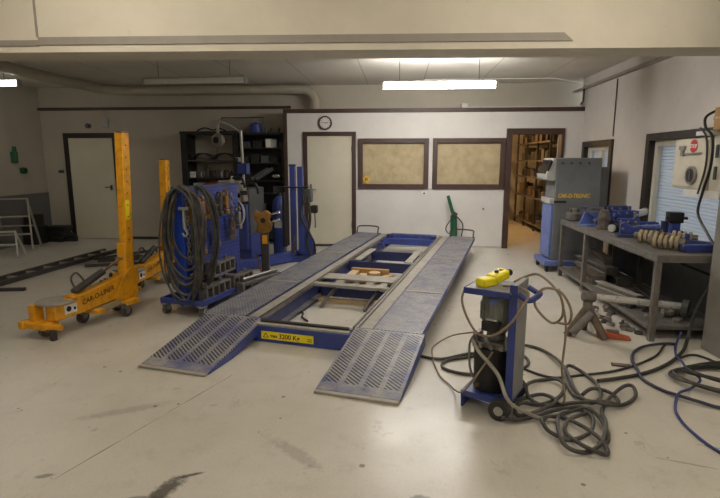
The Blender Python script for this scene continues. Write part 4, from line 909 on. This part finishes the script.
long_clamp(2.46, 6.45, R(75), .24, 'blue chassis clamp at front edge between bracket and adapter stack', 'blue', .1)
t = on('pull_rod_bundle', 'bluish pull rod laid across the far blue clamps', 'rod', 2.72, 6.98, R(-5), z=ZB + .16)
M().cyl((-.2, 0, .02), (.16, 0, .02), .016, n=10).obj('rod', 'bluew', t); M().ring((.19, 0, .02), (0, 0, 1), .04, .02, .025, 14).obj('eye', 'steel', t); M().box((-.28, -.03, .0), (-.2, .03, .04)).obj('clevis', 'bluew', t, bev=.004)
t = on('pull_rod_bundle', 'grey pull rod with eye beside the bluish one', 'rod', 2.72, 6.9, R(4), z=ZB + .16)
M().cyl((-.2, 0, .02), (.2, 0, .02), .014, n=10).obj('rod', 'steel', t); M().ring((-.23, 0, .02), (0, 0, 1), .04, .02, .025, 14).obj('eye', 'steel', t)
t = on('clear_tube', 'pale grey sleeve lying tilted on blue clamps', 'tube', 2.84, 6.28, R(35), z=ZB + .13)
M().cyl((-.12, 0, .04), (.12, 0, .07), .042, n=16).obj('sleeve', 'greyl', t); M().ring((.12, 0, .07), (1, 0, .12), .047, .035, .02).obj('collar', 'steel', t)
t = on('air_cylinder', 'black stubby cylinder with pale ends on workbench edge', 'cylinder', 2.46, 5.93, R(30))
M().cyl((-.07, 0, .055), (.07, 0, .055), .05, n=18).obj('barrel', 'black', t); M().cyl((-.1, 0, .055), (-.07, 0, .055), .042, n=18).obj('end_cap', 'greyl', t); M().cyl((.07, 0, .055), (.09, 0, .055), .03, n=14).obj('end_cap', 'chrome', t)
t = on('screw_clamp', 'blue screw clamp at middle front edge of workbench', 'clamp', 2.46, 5.6, R(-15))
M().box((-.13, -.06, 0), (.13, .06, .035)).obj('clamp_base', 'blued', t, bev=.005); M().prism([(-.1, -.04, .035), (.12, -.04, .035), (.1, -.04, .13), (.02, -.04, .11), (-.06, -.04, .16), (-.1, -.04, .14)], (0, .08, 0)).obj('clamp_body', 'blue', t, bev=.008); M().cyl((-.08, -.08, .09), (-.08, .08, .09), .012, n=10).obj('screw', 'steel', t)
t = on('pipe_elbow', 'dark ring socket between the blue clamps', 'socket', 2.62, 5.86, R(10)); M().ring((0, 0, .06), (1, -1, 0), .06, .035, .07).obj('ring', 'blackm', t); M().box((-.06, -.04, 0), (.06, .04, .02)).obj('foot', 'blackm', t)
t = on('dome_clamp', 'blue clamp with round cap in front of the window', 'clamp', 2.78, 5.68, R(-20)); M().box((-.1, -.06, 0), (.1, .06, .05)).obj('clamp_base', 'blue', t, bev=.006); M().bar((-.16, 0, .08), (.02, 0, .1), .05, .06).obj('arm', 'bluel', t, bev=.01); M().cyl((.06, -.03, .05), (.06, -.03, .17), .04, n=16).obj('cap', 'blued', t)
def spring(x, y, rz, n, label, mat='pale', r=.055):
    t = on('coil_sleeve', label, 'sleeve', x, y, rz, 'ribbed sleeves on the workbench')
    for k in range(n): M().ring((-.045 * (n - 1) / 2 + k * .045, 0, r + .012), (1, 0, 0), r + .01 - .004 * (k % 2), r - .02, .03, 20).obj('rib_ring', mat, t, bev=.004)
    M().cyl((-.045 * n / 2 - .04, 0, r + .012), (.045 * n / 2 + .04, 0, r + .012), r - .018, n=16).obj('core', 'cast', t); return t
spring(2.45, 5.16, R(-40), 4, 'ribbed beige sleeve lying at front edge, further from the bench end')
spring(2.46, 4.84, R(-40), 5, 'ribbed beige sleeve lying at front edge, nearest the bench end')
spring(2.74, 5.12, R(-30), 4, 'ribbed beige sleeve lying in front of black clamp box')
t = on('brass_ring', 'brassy ring standing among the ribbed sleeves', 'ring', 2.68, 5.34); M().ring((0, 0, .045), (.4, -1, 0), .045, .028, .04).obj('ring', 'brass', t); M().box((-.04, -.02, 0), (.04, .02, .008)).obj('foot', 'brass', t)
t = on('clamp_box', 'black clamp box raised on blue stand before the window', 'clamp', 2.86, 5.5, R(-8))
M().box((-.09, -.07, 0), (.09, .07, .04)).box((-.04, -.04, .04), (.04, .04, .17)).obj('stand', 'blue', t, bev=.005); M().box((-.08, -.06, .17), (.06, .06, .28)).obj('head_block', 'blackm', t, bev=.01); M().cyl((-.1, -.03, .22), (.1, -.03, .22), .015, n=10).obj('head_bolt', 'steeld', t); M().cyl((.05, -.07, .08), (.05, .06, .08), .012, n=10).obj('lock_bolt', 'steeld', t)
t = on('pull_beam', 'long blue pull beam along near end of workbench', 'beam', 2.72, 4.72, R(6)); M().box((-.2, -.04, 0), (.2, .04, .065)).obj('beam', 'blue', t, bev=.006); M().box((-.205, -.045, .01), (-.19, .045, .06)).obj('end_cap', 'blued', t)
t = on('pull_beam', 'short blue pull beam slanting behind the long one', 'beam', 2.8, 4.98, R(-42)); M().box((-.16, -.035, 0), (.16, .035, .06)).obj('beam', 'blued', t, bev=.006); M().cyl((-.08, 0, .06), (-.08, 0, .12), .02, n=12).obj('pin', 'blue', t)
# lower shelf contents
ZL = .1305
def beam_item(x, y, L, w, h, rz, mat, label, z=ZL, nm='steel_beam'):
    t = thing(nm, label, 'beam', (x, y, z), rz, 'steel on the lower bench shelf')
    M().box((-w / 2, -L / 2, 0), (w / 2, L / 2, .014)).box((-w / 2, -L / 2, h - .014), (w / 2, L / 2, h)).box((-w / 6, -L / 2, .014), (w / 6, L / 2, h - .014)).obj('profile', mat, t, bev=.003); M().box((-w / 2, -L / 2 - .012, 0), (w / 2, -L / 2, h)).obj('end_plate', 'bench', t); return t
beam_item(2.42, 6.6, .9, .16, .11, R(-4), 'rust', 'wide rusty beam at far end of lower shelf'); beam_item(2.62, 6.55, .95, .16, .1, R(3), 'bench', 'wide grey beam beside the rusty one'); beam_item(2.5, 6.6, .85, .14, .09, R(6), 'bench', 'grey beam stacked on the lower shelf beams', ZL + .111); beam_item(2.62, 6.75, .8, .1, .08, R(-8), 'rust', 'narrow rusty beam topmost of shelf stack', ZL + .202)
beam_item(2.44, 5.72, .7, .09, .07, R(14), 'dusty', 'pale channel laid slanting in middle of lower shelf'); beam_item(2.68, 5.6, .6, .08, .06, R(-6), 'steeld', 'dark perforated channel behind the pale one')
rnd = random.Random(9)
for i in range(14):
    x = rnd.uniform(2.32, 2.85); y = 4.72 + i * .045; s = rnd.uniform(.03, .06); z = ZL
    mt = rnd.choice(['steel', 'cast', 'rust', 'steeld', 'dusty'])
    if i % 3 == 0: m = M().lathe([(.001, 0), (s, 0), (s, s * .8), (s * .5, s), (.001, s)], (0, 0, 0), n=10)
    elif i % 3 == 1: m = M().box((-s, -s * .6, 0), (s, s * .6, s * .9)).cyl((0, 0, s * .9), (0, 0, s * 1.4), s * .4, n=10)
    else: m = M().ring((0, 0, s * .4), (0, 0, 1), s, s * .55, s * .8, 14)
    o = m.obj('steel_fitting', mt, bev=.004); tag(o, '%s %s fitting counted from bench end on lower shelf' % (ORD[i], {'steel': 'grey', 'cast': 'cast', 'rust': 'rusty', 'steeld': 'dark', 'dusty': 'dusty'}[mt]), 'fitting', 'fittings on the lower bench shelf'); place(o, (x, y, z), (0, 0, rnd.uniform(0, 3)))
for i in range(22):
    x = 2.12 + rnd.uniform(-.09, .14) ; y = 4.74 + i * .04; s = rnd.uniform(.022, .05); mt = rnd.choice(['steel', 'cast', 'rust', 'greyl', 'steeld'])
    m = M().box((-s, -s * .5, 0), (s, s * .5, s * .5)).cyl((s * .3, 0, s * .5), (s * .3, 0, s * 1.1), s * .35, n=8) if i % 2 else M().ring((0, 0, s * .35), (0, 0, 1), s, s * .5, s * .7, 12)
    o = m.obj('scrap_fitting', mt, bev=.003); tag(o, '%s scrap fitting from bench leg on floor under the bench front' % (ORD[i] if i < 14 else ['fifteenth', 'sixteenth', 'seventeenth', 'eighteenth', 'nineteenth', 'twentieth', 'twenty-first', 'twenty-second'][i - 14]), 'fitting', 'scrap under the workbench'); place(o, (x, y, 0), (0, 0, rnd.uniform(0, 3)))
# chrome pipe on tripod
t = thing('tripod_stand', 'brown steel pipe tripod stand before the workbench', 'stand', (1.74, 4.68, 0))
ap = (0, 0, .27)
M().cyl((-.18, -.03, .0), ap, .034, n=14).obj('leg', 'rust', t); M().cyl((.13, -.13, 0), ap, .036, n=14).obj('leg', 'rust', t); M().cyl((.04, .16, 0), ap, .03, n=14).obj('leg', 'rust', t)
M().cyl((0, 0, .24), (0, 0, .33), .042, n=16).obj('socket', 'bench', t)
t2 = thing('open_pipe', 'open ended steel pipe leaning on tripod stand', 'pipe', (1.6, 4.62, .03)); M().ring((.08, .0, .1), (.62, .0, .75), .035, .028, .26, 16).obj('pipe_wall', 'bench', t2)
o = thing('push_rod', 'long chrome push rod from tripod to the lower shelf', 'rod', (0, 0, 0))
M().cyl((1.77, 4.67, .37), (2.62, 4.76, .27), .03, n=18).obj('tube', 'brightst', o); M().cyl((1.69, 4.662, .378), (1.79, 4.672, .366), .05, n=18).obj('socket_end', 'cast', o); M().cyl((2.6, 4.73, .27), (2.64, 4.70, .268), .075, n=24).obj('end_disc', 'greyd', o)
o = M().cyl((2.2, 5.28, .16), (2.8, 4.98, .16), .022, n=14).obj('steel_tube', 'steel'); tag(o, 'thin steel tube lying across the lower bench shelf', 'tube', 'steel on the lower bench shelf')
o = M().bar((1.87, 4.78, .01), (1.79, 4.85, .27), .07, .01, (0, 1, 0)).obj('white_strip', 'white', bev=.002); tag(o, 'white flat strip leaning behind tripod stand', 'strip')
t = thing('jack_shoe', 'orange shoe-shaped plastic part on floor beside tripod', 'part', (1.95, 4.6, 0), R(-12)); M().prism([(-.13, -.04, 0), (.15, -.04, 0), (.15, -.04, .02), (.02, -.04, .05), (-.1, -.04, .075), (-.13, -.04, .06)], (0, .09, 0)).obj('shoe_body', 'orange', t, bev=.008)
M().box((-.05, -.02, .055), (.05, .03, .075)).obj('insert', 'rust', t)
o = M().box((-.07, -.025, 0), (.07, .025, .015)).obj('flat_bar', 'rust', bev=.003); tag(o, 'short dark flat bar on floor before workbench leg', 'bar'); place(o, (1.76, 3.95, 0), (0, 0, -.2))

# ------------------------------------------------------------------ electrical box on right wall
eb = thing('electrical_box', 'white wall control box with round dial and red stop sticker', 'control box', (0, 0, 0))
M().box((2.9, 5.12, 1.31), (3.16, 5.72, 1.81)).obj('housing', 'cream', eb, bev=.008)
M().box((2.888, 5.14, 1.33), (2.9, 5.7, 1.79)).obj('box_door', 'cream', eb, bev=.004)
M().ring((2.88, 5.34, 1.45), (1, 0, 0), .09, .068, .03, 28).obj('dial_rim', 'steel', eb); M().cyl((2.868, 5.34, 1.45), (2.888, 5.34, 1.45), .069, n=28).obj('dial', 'black', eb); M().box((2.862, 5.33, 1.395), (2.868, 5.35, 1.505)).obj('dial_pointer', 'greyd', eb)
sg = M().cyl((2.8885, 5.36, 1.735), (2.884, 5.36, 1.735), .066, n=8).obj('stop_sticker', 'red', eb, 'red stop sticker')
text('sticker_lettering', 'STOP', .05, 'whiteink', sg, (2.883, 5.36, 1.718), (0, -1, 0), (0, 0, 1), th=.0004, align='CENTER', bold=.001)
M().box((2.87, 5.5, 1.7), (2.888, 5.6, 1.74)).box((2.865, 5.52, 1.64), (2.888, 5.56, 1.7)).bar((2.875, 5.5, 1.66), (2.875, 5.2, 1.665), .012, .016).obj('lock_lever', 'steel', eb)
M().box((2.92, 4.5, 1.28), (3.16, 5.1, 1.86)).obj('side_housing', 'cream', eb, bev=.008); M().box((2.86, 5.06, 1.83), (3.16, 5.3, 1.87)).obj('top_bracket', 'white', eb, bev=.004)
for z in (1.62, 1.42): M().box((2.905, 5.0, z), (2.92, 5.03, z + .12)).obj('hinge', 'greyd', eb)
M().box((2.9, 4.9, 1.24), (3.16, 5.5, 1.31)).obj('bottom_flange', 'white', eb, bev=.004)
t = thing('carton', 'brown cardboard carton on top of white control box', 'box', (3.02, 4.85, 1.872), 0); M().box((-.15, -.25, 0), (.14, .2, .2)).obj('carton_body', 'card', t, bev=.004); M().box((-.151, -.25, .1), (-.15, .2, .115)).obj('tape', 'wood', t)
t = thing('grinder', 'black and silver hand grinder beside the brown carton', 'tool', (2.98, 5.12, 1.872), R(80)); M().cyl((-.06, 0, .1), (.1, 0, .12), .035, n=14).obj('grinder_body', 'blackm', t); M().cyl((-.06, 0, .02), (-.06, 0, .1), .04, n=14).obj('grinder_head', 'chrome', t); M().box((-.09, -.03, 0), (-.03, .03, .02)).obj('guard', 'blackm', t)
t = thing('charger', 'black and grey charger on top of brown carton', 'charger', (3.0, 4.85, 2.081), 0); M().box((-.1, -.16, 0), (.1, .14, .05)).obj('charger_body', 'black', t, bev=.01); M().box((-.06, -.1, .05), (.08, .1, .09)).obj('charger_cover', 'greyl', t, bev=.01)
tag(M().tube([(2.93, 5.1, 2.06), (2.86, 5.16, 2.0), (2.85, 5.13, 1.9), (2.86, 5.02, 1.8), (2.86, 5.0, 1.55), (2.86, 5.08, 1.3), (2.85, 5.1, 1.1), (2.83, 4.9, .95), (2.8, 4.7, .85), (2.74, 4.44, .79)], .012, 8).obj('cable', 'blackm'), 'black cable hanging in front of white control box', 'cable')
tag(M().tube([(2.84, 5.2, 1.9), (2.85, 5.1, 1.8), (2.85, 5.06, 1.55), (2.86, 5.16, 1.28)], .009, 8).obj('cable', 'steeld'), 'grey cable beside lock lever of control box', 'cable')

# ------------------------------------------------------------------ hydraulic unit cart
CA = R(-28)
ct = thing('hydraulic_cart', 'blue hydraulic pump cart with grey motor and black tank', 'pump cart', (.667, 3.22, 0), CA)
bsm = M().box((-.2, -.15, .1), (.13, .13, .115)).box((-.2, -.155, .075), (.13, -.148, .118)).box((-.2, -.15, 0), (-.185, .15, .1)).obj('base_plate', 'blue', ct, bev=.003)
M().box((.098, -.15, .115), (.13, .11, .86)).obj('back_plate', 'dustyg', ct, 'blue edged grey back plate', bev=.004)
M().box((.088, -.158, .115), (.098, -.12, .86)).box((.098, -.158, .1), (.134, -.15, .86)).obj('edge_strip', 'blue', ct)
M().box((-.19, -.17, .80), (.098, .14, .812)).obj('top_tray', 'dustyg', ct, 'dusty grey tray top', bev=.002)
M().box((-.19, -.178, .775), (.098, -.17, .815)).box((-.198, -.178, .775), (-.19, .14, .815)).obj('tray_edge', 'blue', ct, bev=.003)
for y in (-.19, .19):
    w = M().cyl((.07, y - .025, .065), (.07, y + .025, .065), .066, n=24).obj('wheel', 'rubber', ct); M().cyl((.07, y - .028, .065), (.07, y + .028, .065), .03, n=16).obj('wheel_hub', 'alu', w)
M().cyl((.07, -.17, .065), (.07, .17, .065), .012, n=10).box((.05, -.13, .06), (.09, .12, .1)).obj('axle', 'steeld', ct)
tk = M().lathe([(.001, 0), (.11, 0), (.115, .01), (.118, .25), (.122, .27), (.122, .29), (.001, .29)], (-.05, 0, .116), n=28).obj('oil_tank', 'black', ct, 'black oil tank')
M().cyl((-.1, -.105, .16), (-.11, -.125, .16), .014, n=12).obj('drain_plug', 'brass', tk); M().cyl((-.05, -.117, .155), (-.05, -.128, .155), .012, n=12).obj('sight_plug', 'blackm', tk)
pb = M().box((-.12, -.09, .406), (.07, .09, .45)).cyl((-.03, 0, .45), (-.03, 0, .5), .06, n=20).obj('pump_block', 'cast', ct, bev=.006)
M().box((-.15, -.11, .41), (-.12, .02, .5)).obj('valve_block', 'steel', pb, bev=.006)
M().box((.055, -.1, .42), (.085, -.02, .5)).obj('valve_block', 'steel', pb, bev=.006)
for x, y in ((-.09, -.1), (-.02, -.1), (.04, -.09)): M().cyl((x, y + .02, .43), (x, y - .03, .43), .014, n=10).obj('fitting', 'steel', pb)
mo = M().lathe([(.001, 0), (.06, 0), (.075, .02), (.075, .07), (.1, .085), (.1, .2), (.097, .25), (.085, .272), (.001, .275)], (-.03, 0, .5), n=28).obj('motor', 'motor', ct, 'grey electric motor')
m = M()
for k in range(20):
    a = 2 * PI * k / 20; m.box((-.03 + .098, -.004, .59), (-.03 + .108, .004, .7), (0, 0, a), (-.03, 0, .6))
m.obj('cooling_fins', 'motor', mo)
M().box((-.09, -.13, .535), (.03, -.08, .6)).obj('terminal_box', 'blackm', mo, bev=.006); M().box((-.07, -.118, .6), (.01, -.09, .615)).obj('box_lid', 'alu', mo, bev=.004)
M().box((-.05, -.1015, .705), (-.005, -.097, .745)).obj('motor_badge', 'bluel', mo)
M().tube([(.13, -.12, .8), (.19, -.12, .77), (.22, -.06, .78), (.22, .04, .78), (.19, .1, .77), (.13, .1, .8)], .018, 8, 4).obj('push_handle', 'blue', ct)
M().tube([(-.15, -.08, .48), (-.17, -.1, .42), (-.16, -.12, .3), (-.15, -.12, .25), (-.14, -.1, .2)], .008, 6).tube([(-.15, -.08, .48), (-.13, -.13, .47), (-.08, -.12, .44)], .008, 6).obj('oil_pipe', 'steel', tk)
def cl(x, y, z): return (.667 + x * math.cos(CA) - y * math.sin(CA), 3.22 + x * math.sin(CA) + y * math.cos(CA), z)
t = thing('pendant_remote', 'bright yellow pendant remote lying on pump cart', 'remote control', cl(-.06, 0, .8125), R(38))
M().box((-.13, -.04, 0), (-.01, .04, .055)).obj('lower_case', 'yellowb', t, bev=.01); M().box((-.03, -.045, .02), (.1, .045, .08), (0, R(-14), 0)).obj('upper_case', 'yellowb', t, bev=.012); M().cyl((.1, 0, .065), (.15, 0, .06), .022, n=12).obj('cable_gland', 'black', t)
for k in (0, 1): M().cyl((.02 + k * .045, 0, .075), (.02 + k * .045, 0, .09), .014, n=12).obj('button', 'black', t)
def cable(pts, r, mat, label, nm='cable', cat='cable', grp=None): return tag(M().tube(pts, r, 8, 6).obj(nm, mat), label, cat, grp)
cable([cl(.05, .06, .83), cl(.12, .1, .87), cl(.2, .05, .9), cl(.3, -.02, .86), cl(.36, -.02, .78), cl(.36, .03, .66), cl(.3, .06, .6), cl(.22, .05, .66), cl(.2, .0, .74), cl(.26, -.06, .84), cl(.36, -.08, .84), cl(.42, -.06, .74), cl(.41, -.02, .64), cl(.34, .02, .62)], .008, 'tan', 'tan cable bunch looped over right side of pump cart')
cable([cl(.02, -.06, .826), cl(.12, -.1, .84), cl(.2, -.16, .82), cl(.16, -.18, .72), cl(.1, -.18, .62), cl(.0, -.17, .53), cl(-.1, -.17, .53), cl(-.17, -.17, .62), cl(-.215, -.15, .72), cl(-.215, -.1, .79)], .008, 'tan', 'tan cable drooping across front of cart motor')
cable([cl(.34, -.02, .84), cl(.38, .06, .6), cl(.37, .1, .3), cl(.4, .08, .1), (1.06, 3.28, .012), (1.1, 3.2, .012)], .007, 'tan', 'thin tan cable falling from cart handle to floor')
cable([cl(-.14, -.13, .46), cl(-.08, -.19, .42), cl(.05, -.2, .3), cl(.14, -.24, .16), (.83, 3.0, .05), (.9, 3.02, .015), (.98, 3.0, .015)], .012, 'dusty', 'grey hose running down across cart front', 'hose', 'hose')
cable([cl(-.16, .02, .47), (.5, 4.3, .1), (.42, 4.43, .012), (.34, 4.3, .012), (.30, 4.2, .012), (.29, 4.05, .012), (.29, 3.89, .012), (.31, 3.7, .012), (.33, 3.59, .012), (.38, 3.47, .012), (.4, 3.36, .03), cl(-.18, -.19, .12), cl(-.12, -.17, .2), cl(-.05, -.17, .32), cl(.0, -.16, .42)], .006, 'tan', 'thin wavy tan cable left of the pump cart')

# ------------------------------------------------------------------ hoses on the floor
def fhose(p2, r, mat, label, lift_=.02, seed=1, nm='hydraulic_hose', grp='hoses on the floor', ph=0.):
    rnd = random.Random(seed); P = []
    for i, p in enumerate(p2):
        z = r + .001 + lift_ * (.5 + .5 * math.sin(i * 1.7 + ph)); P.append((p[0], p[1], z) if len(p) == 2 else p)
    return tag(M().tube(P, r, 8, 6).obj(nm, mat), label, 'hose', grp)
H1 = [(.82, 3.75), (.93, 4.1), (1.04, 4.3), (1.21, 4.24), (1.27, 3.94), (1.26, 3.68), (1.24, 3.43), (1.28, 3.25), (1.36, 3.3), (1.41, 3.49), (1.42, 3.69), (1.37, 3.8), (1.3, 3.8), (1.24, 3.65), (1.21, 3.42), (1.23, 3.27), (1.34, 3.19), (1.48, 3.24), (1.62, 3.38), (1.64, 3.48), (1.57, 3.47), (1.4, 3.3), (1.3, 3.12), (1.25, 2.93), (1.17, 2.76), (1.06, 2.67), (.96, 2.65), (.93, 2.74), (1.0, 3.02), (1.11, 3.13), (1.22, 3.12), (1.24, 2.93), (1.21, 2.79), (1.14, 2.74)]
H2 = [(.66, 2.99), (.72, 3.16), (.86, 3.3), (.99, 3.34), (1.04, 3.21), (.93, 3.12), (.78, 3.05), (.75, 3.08), (.81, 3.17), (.94, 3.2), (1.09, 3.32), (1.17, 3.44), (1.16, 3.57), (1.09, 3.61), (.98, 3.55), (.9, 3.42), (.89, 3.26), (.98, 3.2), (1.16, 3.22), (1.34, 3.23), (1.44, 3.24), (1.48, 3.33), (1.44, 3.39), (1.35, 3.43), (1.27, 3.38)]
H3 = [(.64, 2.97), (.75, 2.99), (.92, 3.08), (1.04, 3.11), (1.17, 3.16), (1.22, 3.18), (1.24, 3.12), (1.13, 3.03), (1.05, 2.99), (1.0, 2.88), (1.02, 2.73), (1.07, 2.64), (1.14, 2.64), (1.17, 2.7), (1.15, 2.79), (1.1, 2.92), (1.03, 3.05), (.93, 3.02), (.88, 2.94), (.9, 2.84), (1.0, 2.79), (1.13, 2.85), (1.2, 3.0), (1.19, 3.14)]
fhose(H1, .0125, 'hose', 'long tangled black hose on floor reaching behind the pump cart', .035)
fhose(H2, .013, 'hose', 'black hose looped on floor beside cart wheel', .03, ph=1.)
fhose(H3, .012, 'hose', 'grey black hose in round loops nearest the viewer', .03, ph=2.2)
fhose([(.94, 3.86), (1.13, 3.67), (1.37, 3.72), (1.73, 3.86), (2.1, 4.14), (2.3, 4.4), (2.36, 4.47)], .009, 'rubber', 'thin dark cable from pump cart to the workbench leg', .0, nm='cable')
fhose([(1.46, 3.62), (1.8, 3.75), (2.09, 3.95), (2.35, 4.22), (2.5, 4.42, .05), (2.57, 4.47, .3), (2.67, 4.45, .6), (2.72, 4.44, .78)], .014, 'rubber', 'thick black hose rising from floor past workbench end', .0)
fhose([(2.42, 4.44), (2.29, 4.42), (2.12, 4.36), (1.98, 4.23), (1.87, 4.01), (1.83, 3.83), (1.80, 3.67), (1.85, 3.5), (1.91, 3.4), (2.0, 3.32), (2.1, 3.26), (2.3, 3.2)], .012, 'hosebl', 'bluish black hose in wide arc before the pier', .012)
for i, (cx, cy, rx, ry, rr, mt, lb) in enumerate(((2.42, 3.68, .42, .26, .013, 'hose', 'outer dusty black hose coil on floor at the pier'), (2.46, 3.72, .35, .2, .013, 'rubber', 'inner black hose coil on floor at the pier'))):
    P = []
    for k in range(34):
        a = k * 2 * PI / 15 + .6 * i; q = 1 - .015 * k / 4
        P.append((cx + rx * q * math.cos(a), cy + ry * q * math.sin(a), rr + .02 + .018 * math.sin(k * .9 + i) + .03 * i))
    tag(M().tube(P, rr, 8, 4).obj('hydraulic_hose', mt), lb, 'hose', 'hoses on the floor')
fhose([(2.28, 4.12), (2.47, 4.2), (2.6, 3.9), (2.75, 3.9)], .01, 'rubber', 'thin dark hose curving round foot of the pier', .0)
fhose([(2.47, 4.46, .12), (2.4, 4.4, .02), (2.29, 4.17), (2.2, 3.92, .06), (2.15, 3.75, .07), (2.17, 3.62, .05), (2.07, 3.55), (1.91, 3.4, .04), (1.83, 3.28), (1.77, 3.14), (1.75, 2.96), (1.78, 2.73), (1.9, 2.55)], .009, 'hoseblue', 'thin blue air hose winding from bench leg to the front', .004, nm='air_hose')
fhose([(.14, 4.03), (.35, 3.95), (.58, 4.08), (.75, 4.1)], .013, 'hose', 'black hose from right runway toward the pump cart', .0)
fhose([(.7, 4.06), (.57, 4.01), (.39, 3.92), (.36, 3.77), (.53, 3.67), (.78, 3.71), (.98, 3.82), (1.05, 3.99), (1.0, 4.2)], .012, 'hose', 'black hose loop on floor behind the pump cart', .0)

# ------------------------------------------------------------------ world and output
wd = bpy.data.worlds.new('world'); SC.world = wd; wd.use_nodes = True
bg = wd.node_tree.nodes['Background']; bg.inputs[0].default_value = (.66, .72, .78, 1); bg.inputs[1].default_value = 1.25
SC.view_settings.view_transform = 'Standard'; SC.view_settings.look = 'None'; SC.view_settings.gamma = 1; SC.view_settings.use_curve_mapping = False
SC.view_settings.exposure = 0.68
